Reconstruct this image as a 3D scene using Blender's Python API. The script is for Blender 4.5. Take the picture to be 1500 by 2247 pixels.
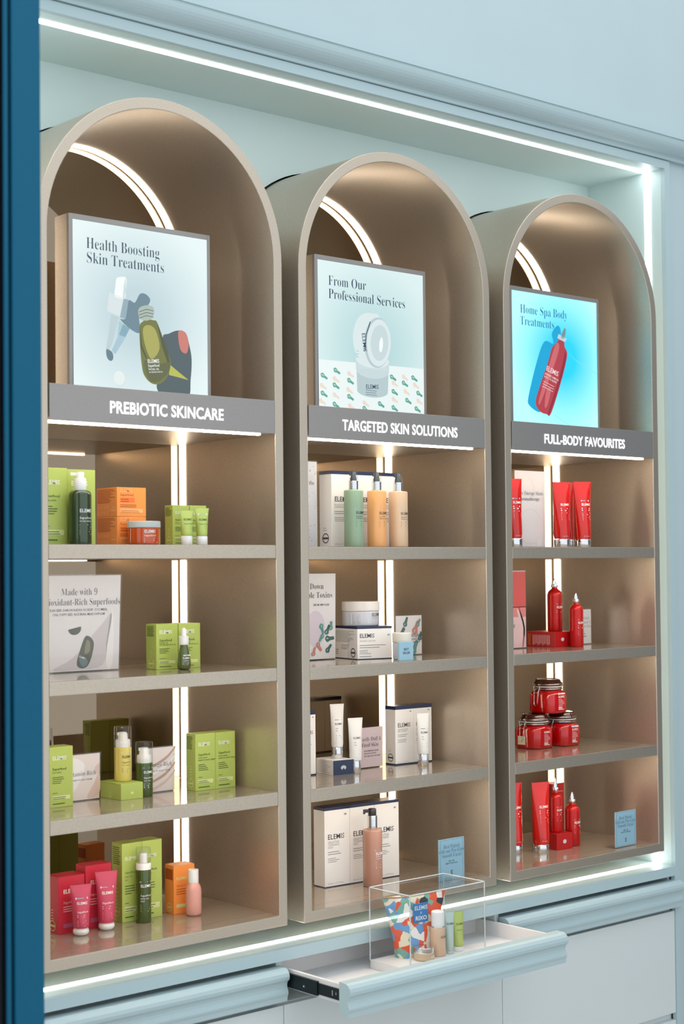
import bpy, bmesh, math, random
from mathutils import Matrix, Vector
random.seed(7)
sc = bpy.context.scene
COL = sc.collection
for o in list(bpy.data.objects): bpy.data.objects.remove(o)
# All measures below are in units of one shelf-unit width (S metres); the floor is at -FZ units.
S = 0.64
FZ = 1.5

# ------------------------------------------------------------------ camera
cd = bpy.data.cameras.new('camera'); cam = bpy.data.objects.new('camera', cd); COL.objects.link(cam)
R_ = Vector((0.7550041, -0.6556446, -0.00994864)); U_ = Vector((-0.01013858, -0.02684262, 0.99958826)); F_ = Vector((0.65564169, 0.75459237, 0.02691359))
CP = Vector((-3.62872346, -4.40365178, 0.88118813 + FZ)) * S
cam.matrix_world = Matrix(((R_.x, U_.x, -F_.x, CP.x), (R_.y, U_.y, -F_.y, CP.y), (R_.z, U_.z, -F_.z, CP.z), (0, 0, 0, 1)))
cd.sensor_fit = 'HORIZONTAL'; cd.sensor_width = 36; cd.lens = 3460.6434 * 36 / 1500
cd.shift_y = (1156.4758 - 1123.5) / 1500
cd.clip_start = 0.05; cd.clip_end = 60
cd.dof.use_dof = True; cd.dof.focus_distance = 6.1 * S; cd.dof.aperture_fstop = 6.5
sc.camera = cam

# ------------------------------------------------------------------ world, room light, exposure
wd = bpy.data.worlds.new('shop_world'); sc.world = wd; wd.use_nodes = True
bg = wd.node_tree.nodes['Background']; bg.inputs[0].default_value = (0.88, 0.945, 1.0, 1); bg.inputs[1].default_value = 1.06
def area(name, loc, rot, sx, sy, power, col):
    l = bpy.data.lights.new(name, 'AREA'); l.shape = 'RECTANGLE'; l.size = sx * S; l.size_y = sy * S; l.energy = power; l.color = col
    o = bpy.data.objects.new(name, l); o.location = Vector((loc[0], loc[1], loc[2] + FZ)) * S; o.rotation_euler = rot; COL.objects.link(o); return o
area('shop_ceiling_light', (-0.2, -2.6, 5.0), (math.radians(18), 0, 0), 5.0, 2.4, 10, (0.93, 0.97, 1.0))
sc.view_settings.view_transform = 'Standard'; sc.view_settings.look = 'None'
sc.view_settings.exposure = 0.22; sc.view_settings.gamma = 1.0; sc.view_settings.use_curve_mapping = False

# ------------------------------------------------------------------ materials
def lin(h):
    if isinstance(h, str):
        h = h.lstrip('#'); c = [int(h[i:i + 2], 16) / 255 for i in (0, 2, 4)]
        return tuple(x / 12.92 if x <= .04045 else ((x + .055) / 1.055) ** 2.4 for x in c)
    return tuple(h)
MATS = {}
def mat(name, col, rough=.5, metal=0., coat=0., spec=.5, emit=0., ecol=None, trans=0., noise=0., nscale=200., bump=0., sss=0., alpha=1.):
    if name in MATS: return MATS[name]
    m = bpy.data.materials.new(name); m.use_nodes = True; nt = m.node_tree; b = nt.nodes['Principled BSDF']
    c = lin(col); b.inputs['Base Color'].default_value = (*c, 1); b.inputs['Roughness'].default_value = rough
    b.inputs['Metallic'].default_value = metal; b.inputs['Coat Weight'].default_value = coat; b.inputs['Coat Roughness'].default_value = .08
    b.inputs['Specular IOR Level'].default_value = spec
    b.inputs['Transmission Weight'].default_value = trans; b.inputs['Alpha'].default_value = alpha
    if sss: b.inputs['Subsurface Weight'].default_value = sss; b.inputs['Subsurface Radius'].default_value = (.02, .015, .01)
    if emit: b.inputs['Emission Color'].default_value = (*lin(ecol or col), 1); b.inputs['Emission Strength'].default_value = emit
    tc = nt.nodes.new('ShaderNodeTexCoord')
    if noise or bump:
        n = nt.nodes.new('ShaderNodeTexNoise'); n.inputs['Scale'].default_value = nscale; n.inputs['Detail'].default_value = 2
        nt.links.new(tc.outputs['Object'], n.inputs['Vector'])
        if noise:
            mx = nt.nodes.new('ShaderNodeMix'); mx.data_type = 'RGBA'; mx.inputs[6].default_value = (*[x * (1 - noise) for x in c], 1)
            mx.inputs[7].default_value = (*[min(1, x * (1 + noise)) for x in c], 1)
            nt.links.new(n.outputs['Fac'], mx.inputs[0]); nt.links.new(mx.outputs[2], b.inputs['Base Color'])
        if bump:
            bp = nt.nodes.new('ShaderNodeBump'); bp.inputs['Strength'].default_value = bump; bp.inputs['Distance'].default_value = .0006
            nt.links.new(n.outputs['Fac'], bp.inputs['Height']); nt.links.new(bp.outputs['Normal'], b.inputs['Normal'])
    MATS[name] = m; return m
def clear_mat(name, tint=(1, 1, 1), gloss=.035):
    m = bpy.data.materials.new(name); m.use_nodes = True; nt = m.node_tree; nt.nodes.clear()
    out = nt.nodes.new('ShaderNodeOutputMaterial'); mix = nt.nodes.new('ShaderNodeMixShader'); tr = nt.nodes.new('ShaderNodeBsdfTransparent')
    gl = nt.nodes.new('ShaderNodeBsdfGlossy'); gl.inputs['Roughness'].default_value = .05; tr.inputs[0].default_value = (*tint, 1)
    lw = nt.nodes.new('ShaderNodeLayerWeight'); lw.inputs[0].default_value = .5
    pw = nt.nodes.new('ShaderNodeMath'); pw.operation = 'POWER'; pw.inputs[1].default_value = 4.0
    ma = nt.nodes.new('ShaderNodeMath'); ma.operation = 'MULTIPLY_ADD'; ma.inputs[1].default_value = .8; ma.inputs[2].default_value = gloss
    nt.links.new(lw.outputs['Facing'], pw.inputs[0]); nt.links.new(pw.outputs[0], ma.inputs[0]); nt.links.new(ma.outputs[0], mix.inputs[0])
    nt.links.new(tr.outputs[0], mix.inputs[1]); nt.links.new(gl.outputs[0], mix.inputs[2]); nt.links.new(mix.outputs[0], out.inputs[0])
    MATS[name] = m; return m
PAINT = mat('mint_blue_paint', '#BACBCE', .55, noise=.03, nscale=6, bump=.05)
PAINT_GLOSS = mat('mint_blue_satin_lacquer', '#B6CBCF', .4, coat=.05, noise=.02, nscale=5)
PANEL = mat('pale_mint_door_lacquer', '#DAE1E1', .35, noise=.02, nscale=4)
NICHE = mat('niche_white_mint_paint', '#CEE0DF', .5, noise=.02, nscale=5)
TAUPE = mat('champagne_metallic_lacquer', (.585, .50, .40), .36, metal=.75, coat=0, noise=.22, nscale=420, bump=.12)
TAUPE_IN = TAUPE
SHELF = mat('glossy_champagne_shelf_top', (.40, .33, .255), .12, metal=.25, coat=.5, noise=.15, nscale=420)
MIRROR = mat('bronze_tinted_mirror', (.27, .205, .145), .02, metal=1.)
LED = mat('white_led_diffuser', '#ffffff', .4, emit=7.5, ecol=(1, .91, .77))
LEDN = mat('niche_led_diffuser', '#ffffff', .4, emit=7.0, ecol=(.96, .99, 1.0))
LEDS = mat('warm_shelf_light_diffuser', '#ffffff', .4, emit=24.0, ecol=(1, .86, .68))
SIGN = mat('taupe_header_lacquer', (.36, .335, .315), .42, metal=.6, noise=.15, nscale=420, bump=.08)
SIGNLET = mat('backlit_white_lettering', '#ffffff', .4, emit=1.3, ecol=(.93, .93, 1))
DARK = mat('near_black_gap_shade', (.012, .012, .014), .8)  # near-black colour stands in for shade in the slits and rail slot
BLACK = mat('black_steel_slide', (.02, .028, .03), .35, metal=.7)
STEEL = mat('brushed_chrome', (.75, .76, .78), .12, metal=1.)
WHITE = mat('white_plastic', '#EEEEEC', .35)
WHITE_BOX = mat('white_carton_board', '#F2F0EE', .5, noise=.015, nscale=30)
NAVY = mat('navy_carton_board', '#1D2A4C', .35, coat=.2)
GREEN = mat('lime_green_carton_board', '#B4C664', .5, noise=.02, nscale=20)
ORANGE = mat('orange_carton_board', '#F99A48', .5, noise=.02, nscale=20)
PINK = mat('raspberry_carton_board', '#C9273F', .5, noise=.02, nscale=20)
RED = mat('red_carton_board', '#B51212', .35, coat=.15)
CLEAR = clear_mat('clear_acrylic')
CLEARCAP = clear_mat('clear_cap_plastic', (.94, .95, .95), .06)
INK = mat('dark_grey_ink', '#3A3D42', .6)
INKG = mat('dark_green_ink', '#3F5A22', .6)
INKW = mat('white_ink', '#F4F4F0', .5)
INKL = mat('grey_ink', '#9A9A98', .6)
INKPL = mat('pale_lime_ink', '#D9E29A', .6)

# ------------------------------------------------------------------ geometry helpers
def link(o, parent=None):
    COL.objects.link(o)
    if parent is not None: o.parent = parent
    return o
def tag(o, label=None, cat=None, group=None, kind=None):
    if label: o['label'] = label
    if cat: o['category'] = cat
    if group: o['group'] = group
    if kind: o['kind'] = kind
    return o
def place(o, loc, rot=0):
    o.location = Vector((loc[0], loc[1], loc[2] + FZ)) * S; o.rotation_euler = (0, 0, math.radians(rot)); return o
def thing(name, label, cat, loc, rot=0, group=None):
    o = bpy.data.objects.new(name, None); o.empty_display_size = .02; link(o); place(o, loc, rot); return tag(o, label, cat, group)
class MB:
    def __init__(s): s.v = []; s.f = []; s.mi = []; s.sm = []
    def add(s, v, f, mi=0, sm=False):
        n = len(s.v); s.v += [tuple(p) for p in v]; s.f += [tuple(i + n for i in q) for q in f]; s.mi += [mi] * len(f); s.sm += [sm] * len(f); return s
    def box(s, a, b, mi=0):
        x0, y0, z0 = a; x1, y1, z1 = b
        return s.add([(x0, y0, z0), (x1, y0, z0), (x1, y1, z0), (x0, y1, z0), (x0, y0, z1), (x1, y0, z1), (x1, y1, z1), (x0, y1, z1)],
                     [(0, 3, 2, 1), (4, 5, 6, 7), (0, 1, 5, 4), (1, 2, 6, 5), (2, 3, 7, 6), (3, 0, 4, 7)], mi)
    def lathe(s, prof, seg=28, mi=0, c=(0, 0), cap=True):
        v = []; f = []
        for r, z in prof:
            for k in range(seg):
                a = 2 * math.pi * k / seg; v.append((c[0] + r * math.cos(a), c[1] + r * math.sin(a), z))
        for i in range(len(prof) - 1):
            for k in range(seg):
                k2 = (k + 1) % seg; f.append((i * seg + k, i * seg + k2, (i + 1) * seg + k2, (i + 1) * seg + k))
        s.add(v, f, mi, True)
        if cap:
            n = len(s.v) - len(v); s.f += [tuple(n + k for k in reversed(range(seg))), tuple(n + (len(prof) - 1) * seg + k for k in range(seg))]; s.mi += [mi] * 2; s.sm += [False] * 2
        return s
    def loft(s, rings, mi=0, cap=True, sm=True):
        seg = len(rings[0]); v = [p for r in rings for p in r]; f = []
        for i in range(len(rings) - 1):
            for k in range(seg):
                k2 = (k + 1) % seg; f.append((i * seg + k, i * seg + k2, (i + 1) * seg + k2, (i + 1) * seg + k))
        n = len(s.v); s.add(v, f, mi, sm)
        if cap:
            s.f += [tuple(n + k for k in reversed(range(seg))), tuple(n + (len(rings) - 1) * seg + k for k in range(seg))]; s.mi += [mi] * 2; s.sm += [False] * 2
        return s
    def extrude(s, prof, axis, a, b, mi=0, sm=False):
        # closed 2D profile swept along an axis: 'x' -> (y,z) profile, 'y' -> (x,z), 'z' -> (x,y)
        def P(p, t): return (t, p[0], p[1]) if axis == 'x' else ((p[0], t, p[1]) if axis == 'y' else (p[0], p[1], t))
        n = len(prof); v = [P(p, a) for p in prof] + [P(p, b) for p in prof]
        f = [(k, (k + 1) % n, (k + 1) % n + n, k + n) for k in range(n)]
        s.add(v, f, mi, sm); m = len(s.v) - 2 * n
        s.f += [tuple(m + k for k in reversed(range(n))), tuple(m + n + k for k in range(n))]; s.mi += [mi] * 2; s.sm += [False] * 2
        return s
    def tube(s, pts, r, seg=6, closed=False, mi=0):
        pts = [Vector(p) for p in pts]; n = len(pts); rings = []
        for i, p in enumerate(pts):
            d = (pts[(i + 1) % n] - pts[i - 1]) if closed else (pts[min(i + 1, n - 1)] - pts[max(i - 1, 0)])
            d.normalize(); a = Vector((0, 0, 1)) if abs(d.z) < .9 else Vector((1, 0, 0)); u = d.cross(a).normalized(); w = d.cross(u)
            rings.append([tuple(p + (u * math.cos(2 * math.pi * k / seg) + w * math.sin(2 * math.pi * k / seg)) * r) for k in range(seg)])
        if closed: rings.append(rings[0])
        return s.loft(rings, mi, cap=not closed)
    def mesh(s, name, mats, bevel=0, bseg=2):
        me = bpy.data.meshes.new(name); me.from_pydata([(x * S, y * S, z * S) for x, y, z in s.v], [], s.f)
        for m in (mats if isinstance(mats, (list, tuple)) else [mats]): me.materials.append(m)
        for p, i, q in zip(me.polygons, s.mi, s.sm): p.material_index = i; p.use_smooth = q
        bm = bmesh.new(); bm.from_mesh(me)
        bmesh.ops.remove_doubles(bm, verts=bm.verts, dist=1e-6)
        bmesh.ops.recalc_face_normals(bm, faces=bm.faces)
        if bevel:
            es = [e for e in bm.edges if len(e.link_faces) == 2 and e.calc_face_angle(0) > .6]
            bv = bmesh.ops.bevel(bm, geom=es, offset=bevel * S, segments=bseg, affect='EDGES', profile=.5, clamp_overlap=True)
            for q in bv['faces']: q.smooth = False
        for e in bm.edges:
            if any(not q.smooth for q in e.link_faces): e.smooth = False
        bm.to_mesh(me); bm.free(); return me
    def build(s, name, mats, parent=None, bevel=0, bseg=2, loc=None, rot=0):
        o = bpy.data.objects.new(name, s.mesh(name, mats, bevel, bseg)); link(o, parent)
        if loc is not None: place(o, loc, rot)
        elif parent is None: place(o, (0, 0, 0))
        return o
def struct(name, mb, mats, label=None, bevel=0):
    return tag(mb.build(name, mats, None, bevel), label, None, None, 'structure')

# ---- text: unit-size glyph meshes, cached
TC = {}
def serif(s):
    r = ''
    for ch in s:
        if 'A' <= ch <= 'Z': r += chr(0x1D400 + ord(ch) - 65)
        elif 'a' <= ch <= 'z': r += chr(0x1D41A + ord(ch) - 97)
        elif '0' <= ch <= '9': r += chr(0x1D7CE + ord(ch) - 48)
        else: r += ch
    return r
def glyphs(s, ser=False, off=0., res=2, sp=1.):
    key = (s, ser, off, res, sp)
    if key not in TC:
        c = bpy.data.curves.new('text', 'FONT'); c.body = serif(s) if ser else s; c.size = 1; c.offset = off; c.resolution_u = res; c.space_character = sp
        o = bpy.data.objects.new('text', c); me = bpy.data.meshes.new_from_object(o)
        v = [tuple(p.co) for p in me.vertices]; f = [tuple(p.vertices) for p in me.polygons]
        bpy.data.objects.remove(o); bpy.data.curves.remove(c); bpy.data.meshes.remove(me); TC[key] = (v, f)
    return TC[key]
class Print:
    """flat print gathered on one surface: text strings, bars and polygons, in (across, up) coordinates"""
    def __init__(s): s.mb = MB(); s.mats = []; s.layer = 0; s.txt = False
    def m(s, mt):
        if mt not in s.mats: s.mats.append(mt)
        return s.mats.index(mt)
    def text(s, t, x, z, size, mt, align='L', ser=False, off=0., sx=1., res=2, ang=0., sp=1.):
        v, f = glyphs(t, ser, off, res, sp); s.txt = True
        if not v: return s
        w = (max(p[0] for p in v)) * size * sx; x0 = x - (w / 2 if align == 'C' else (w if align == 'R' else 0)); ca, sa = math.cos(ang), math.sin(ang)
        out = []
        for p in v:
            a, b = p[0] * size * sx + (x0 - x), p[1] * size; out.append((x + a * ca - b * sa, s.layer, z + a * sa + b * ca))
        s.mb.add(out, f, s.m(mt)); return s
    def bar(s, x0, z0, x1, z1, mt): s.mb.add([(x0, s.layer, z0), (x1, s.layer, z0), (x1, s.layer, z1), (x0, s.layer, z1)], [(0, 1, 2, 3)], s.m(mt)); return s
    def poly(s, pts, mt): s.mb.add([(p[0], s.layer, p[1]) for p in pts], [tuple(range(len(pts)))], s.m(mt)); return s
    def lines(s, x, z, w, n, gap, th, mt, seed=0):
        rnd = random.Random(seed + n * 31 + int(w * 1e4))
        for i in range(n): s.bar(x, z - i * gap, x + w * rnd.uniform(.6, 1), z - i * gap + th, mt)
        return s
    def up(s): s.layer -= .00035; return s
    def put(s, name, parent, fn):
        mb = MB(); mb.v = [fn(*p) for p in s.mb.v]; mb.f = s.mb.f; mb.mi = s.mb.mi; mb.sm = s.mb.sm
        o = bpy.data.objects.new(name, None)
        me = bpy.data.meshes.new(name); me.from_pydata([(x * S, y * S, z * S) for x, y, z in mb.v], [], mb.f)
        for mt in s.mats: me.materials.append(mt)
        for p, i in zip(me.polygons, mb.mi): p.material_index = i
        bpy.data.objects.remove(o); o = bpy.data.objects.new(name, me); link(o, parent)
        if not s.txt: o['kind'] = 'stuff'
        return o
def on_front(y0, e=.0008): return lambda a, l, b: (a, y0 - e + l, b)
def on_left(x0, e=.0008): return lambda a, l, b: (x0 - e + l, -a, b)     # a runs from the back edge to the front edge as seen
def on_cyl(rf, e=.0006):
    def fn(a, l, b):
        r = rf(b) if callable(rf) else rf
        r2 = r + e - l; return (r2 * math.sin(a / r), -r2 * math.cos(a / r), b)
    return fn
def ell(cx, cz, rx, rz, ang=0, n=28, a0=0, a1=2 * math.pi):
    ca, sa = math.cos(ang), math.sin(ang); out = []
    full = abs(a1 - a0 - 2 * math.pi) < 1e-6
    for k in range(n if full else n + 1):
        t = a0 + (a1 - a0) * k / n; a, b = rx * math.cos(t), rz * math.sin(t); out.append((cx + a * ca - b * sa, cz + a * sa + b * ca))
    return out
def smooth(pts, n=5, closed=True):
    out = []; m = len(pts)
    for i in range(m):
        p0, p1, p2, p3 = pts[i - 1], pts[i], pts[(i + 1) % m], pts[(i + 2) % m]
        for k in range(n):
            t = k / n; out.append(tuple(.5 * ((2 * p1[j]) + (-p0[j] + p2[j]) * t + (2 * p0[j] - 5 * p1[j] + 4 * p2[j] - p3[j]) * t * t + (-p0[j] + 3 * p1[j] - 3 * p2[j] + p3[j]) * t ** 3) for j in (0, 1)))
    return out
def xform(pts, cx, cz, s, ang): ca, sa = math.cos(ang), math.sin(ang); return [(cx + s * (a * ca - b * sa), cz + s * (a * sa + b * ca)) for a, b in pts]

# ------------------------------------------------------------------ key measures
T = .0374; XU = (-1.0770, 0.0, 1.0812); DZ = (.0054, 0.0, .0009)
ZA, ZAb, ZB, ZBb, ZC, ZCb, ZD, ZDb = .9658, .9182, .5277, .4810, .0874, .0393, -.3514, -.3889
ZARC = 1.979; YM = .600; YL = .555; YL2 = .590
NXL, NXR, NZT, NZB, NYB = -1.153, 2.157, 2.6874, -.4639, .4495
FR = .0365

# ------------------------------------------------------------------ the room shell
struct('floor', MB().box((-6, -7, -FZ - .05), (6, .7, -FZ)), mat('pale_floor_tile', '#C9C6C0', .3, noise=.05, nscale=3), 'pale floor of the shop')
w = MB()
w.box((-6, .012, NZT + FR - .01), (6, .66, 4.2)); w.box((NXR + FR - .004, .012, -FZ), (6, .66, NZT + FR - .01)); w.box((-6, .012, -FZ), (-1.2225, .66, NZT + FR - .01))
struct('wall_back', w, PAINT, 'pale blue painted shop wall around the niche')
struct('wall_right_added', MB().box((4.7, -5.0, -FZ), (4.8, .012, 3.4)), mat('slate_blue_added_wall', '#4C5A68', .6, noise=.04, nscale=4), 'slate blue side wall of the shop, out of view')  # out-of-view wall, added so the right unit's front reflects something darker
# niche lining
def arch_outline(x0, z0, off, n=40):
    r = .5 + off; cx = x0 + .5
    return [(cx - r, z0 - off), (cx + r, z0 - off)] + [(cx + r * math.cos(math.pi * k / n), ZARC + r * math.sin(math.pi * k / n)) for k in range(n + 1)]
bm = bmesh.new(); edges = []
def loop(pts, y):
    vs = [bm.verts.new((p[0] * S, y * S, p[1] * S)) for p in pts]
    for i in range(len(vs)): edges.append(bm.edges.new((vs[i], vs[(i + 1) % len(vs)])))
loop([(NXL, NZB - .001), (NXR, NZB - .001), (NXR, NZT + .001), (NXL, NZT + .001)], NYB)
for u in range(3): loop([(a, b + DZ[u]) for a, b in arch_outline(XU[u], ZDb, .007)], NYB)
bmesh.ops.triangle_fill(bm, use_beauty=True, use_dissolve=False, edges=edges)
me = bpy.data.meshes.new('wall_niche'); bm.to_mesh(me); bm.free(); me.materials.append(NICHE)
o = bpy.data.objects.new('wall_niche', me); link(o); place(o, (0, 0, 0)); tag(o, 'pale back wall of the niche with arched cut-outs', kind='structure')
struct('wall_gap_backing', MB().box((NXL, .64, NZB), (NXR, .655, NZT)), DARK, 'dark cavity wall behind the niche')  # painted near-black so the slits round the units look shaded
struct('ceiling_niche', MB().box((NXL - .02, .0205, NZT), (NXR + .02, .64, NZT + .012)), NICHE, 'pale ceiling of the niche')
struct('wall_niche_right', MB().box((NXR, .0205, NZB - .02), (NXR + .012, .64, NZT)), NICHE, 'pale right cheek of the niche')
struct('wall_niche_left', MB().box((NXL - .012, .0205, NZB - .02), (NXL, .64, NZT)), NICHE, 'pale left cheek of the niche')
struct('floor_niche', MB().box((NXL - .02, .0205, NZB - .02), (NXR + .02, .64, NZB)), NICHE, 'pale sill of the niche')
# frame around the opening, and the cove moulding above
f = MB(); b0 = -.506
f.box((NXL - FR, -.002, NZT), (NXR + FR, .02, NZT + FR)); f.box((NXR, -.002, NZB), (NXR + FR, .02, NZT)); f.box((NXL - FR, -.002, NZB), (NXL, .02, NZT)); f.box((NXL - FR, -.002, b0), (NXR + FR, .02, NZB)); f.box((2.1525, -.002, -FZ), (NXR + FR, .02, b0))
struct('trim_1', f, PAINT_GLOSS, 'flat pale blue frame around the niche opening')
z0 = NZT + FR + .003
cove = [(.012, z0), (-.012, z0), (-.014, z0 + .012), (-.02, z0 + .016)] + [(-.02 - .055 * math.sin(a * math.pi / 16) ** 1.2, z0 + .018 + .06 * (1 - math.cos(a * math.pi / 16))) for a in range(9)] + [(-.082, z0 + .08), (-.082, z0 + .092), (.012, z0 + .095)]
struct('trim_2', MB().extrude(cove, 'x', -6, 6), PAINT_GLOSS, 'pale blue cove moulding above the niche')

# LED line set round the inside of the niche
t = thing('niche_light', 'white LED line running round the inside edge of the niche', 'light', ((NXL + NXR) / 2, .1, NZB))
def rel(mb, c): mb.v = [(a - c[0], b - c[1], z - c[2]) for a, b, z in mb.v]; return mb
cc = ((NXL + NXR) / 2, .1, NZB); ya, yb = .0826, .113; th = .003
rel(MB().box((NXL, ya, NZT - th), (NXR, yb, NZT)), cc).build('led_strip', LEDN, t)
rel(MB().box((NXL + th, ya, NZB), (NXR - th, yb, NZB + th)), cc).build('led_strip', LEDN, t)
rel(MB().box((NXR - th, ya, NZB), (NXR, yb, NZT - th)), cc).build('led_strip', LEDN, t)
rel(MB().box((NXL, ya, NZB), (NXL + th, yb, NZT - th)), cc).build('led_strip', LEDN, t)

# ------------------------------------------------------------------ base cabinets with moulded drawers
MOLD = [(0, 0), (-.034, -.001), (-.046, -.006), (-.055, -.016), (-.058, -.028), (-.056, -.039), (-.050, -.045), (-.045, -.050), (-.0425, -.060), (-.044, -.070), (-.048, -.078), (-.050, -.086), (-.0485, -.093), (-.045, -.100), (-.043, -.117), (-.030, -.116), (-.012, -.108), (-.002, -.096), (0, -.085)]
CX = (-1.2205, -.0965, 1.0275, 2.1515)
clab = ('pale mint base cabinet under the left arched shelf, top drawer closed', 'pale mint base cabinet with its moulded top drawer pulled open', 'pale mint base cabinet under the right arched shelf, top drawer closed')
def drawer_front(parent, x0, x1, y, z, w):
    p = [(a + y, b + z) for a, b in MOLD]; o = MB().extrude(p, 'x', x0, x1, sm=False).build('drawer_front', PAINT_GLOSS, parent)
    return o
for i in range(3):
    x0, x1 = CX[i], CX[i + 1]; xm = (x0 + x1) / 2; w = (x1 - x0) / 2
    t = thing('base_cabinet', clab[i], 'cabinet', (xm, .2, -FZ), 0, 'base cabinets')
    def L(z): return z + FZ
    c = MB(); c.box((-w, -.17, 0.06), (w, .23, L(-.66))); c.box((-w, -.17, L(-.66)), (-w + .012, .23, L(-.506))); c.box((w - .012, -.17, L(-.66)), (w, .23, L(-.506)))
    c.box((-w + .012, .21, L(-.66)), (w - .012, .23, L(-.506)))
    c.build('carcass', PANEL, t)
    MB().box((-w, -.12, 0), (w, .23, .06)).build('plinth', PANEL, t)
    MB().box((-w + .0015, -.198, L(-1.115)), (w - .0015, -.17, L(-.663))).build('door', PANEL, t, bevel=.0012)
    MB().box((-w + .0015, -.198, .07), (w - .0015, -.17, L(-1.148))).build('door', PANEL, t, bevel=.0012)
    if i != 1:
        d = MB().box((-w + .02, -.175, L(-.605)), (w - .02, .19, L(-.539))).build('drawer', PANEL, t)
        drawer_front(d, -w + .004, w - .004 + (.03 if i == 2 else 0), -.2 + .02, L(-.525), w)
    else:
        yf, yb = -.2 - .295, -.2 + .13; a, b = -w + .02, w - .02; zt, zf = L(-.539), L(-.595)
        d = MB(); d.box((a, yf, zf - .01), (b, yb, zf)); d.box((a, yf, zf), (a + .012, yb, zt)); d.box((b - .012, yf, zf), (b, yb, zt)); d.box((a + .012, yb - .012, zf), (b - .012, yb, zt)); d.box((a + .012, yf, zf), (b - .012, yf + .008, zt))
        d = d.build('drawer', mat('white_tray_laminate', '#E9E6E6', .45, noise=.02, nscale=60), t)
        drawer_front(d, -w + .004, w - .004, yf, L(-.525), w)
        for sx in (-1, 1):
            ex = a if sx < 0 else b
            s1 = MB(); s1.box((min(ex, ex + sx * .012), -.2 - .17, zf - .004), (max(ex, ex + sx * .012), -.2 + .1, zt - .010)); r = s1.build('slide_rail', BLACK, d, bevel=.002)
            s2 = MB(); s2.box((min(ex, ex + sx * .006), yf + .001, zf + .002), (max(ex, ex + sx * .006), -.2 - .17, zt - .016)); s2.build('slide_rail', BLACK, d)
            e2 = ex + sx * .0062
            hb = MB(); hb.add([(e2, yf + .025, zf + .018), (e2, yf + .032, zf + .018), (e2, yf + .0285, zf + .030)], [(0, 1, 2)]); hb.box((e2 - .0002, yf + .045, zf + .012), (e2 + .0002, yf + .05, zf + .030)); hb.build('slide_hole', INKL, d)
            e1 = ex + sx * .0122
            hb = MB(); hb.box((e1 - .0003, -.2 - .12, zf + .012), (e1 + .0003, -.2 - .085, zf + .022)); hb.build('slide_slot', DARK, d)
            MB().box((e1 - .001, -.2 - .105, zf + .014), (e1 + .001, -.2 - .098, zf + .020)).build('slide_screw', STEEL, d)

# ------------------------------------------------------------------ blue post in the foreground
t = thing('door_post', 'blurred petrol blue metal post in the left foreground', 'post', (-1.69, -.95, -FZ))
PB = mat('petrol_blue_metal_lacquer', '#085A78', .5, spec=.2, noise=.08, nscale=150)
MB().box((-.034, -.05, 0), (.045, .06, 5.2)).build('face_plate', PB, t, bevel=.002)
MB().box((-.0415, -.035, 0), (-.034, .06, 5.2)).build('groove', mat('dark_blue_groove', '#071B33', .5), t)  # groove drawn as a set-back dark blue box
MB().lathe([(.0065, 0), (.0065, 5.2)], 16, c=(-.047, -.04)).build('bead', PB, t)
MB().box((-.4, -.02, 0), (-.0535, .06, 5.2)).build('dark_gap', mat('near_black_gap', (.006, .006, .012), .5), t)  # near-black box drawn for the dark gap beside the bead

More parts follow.
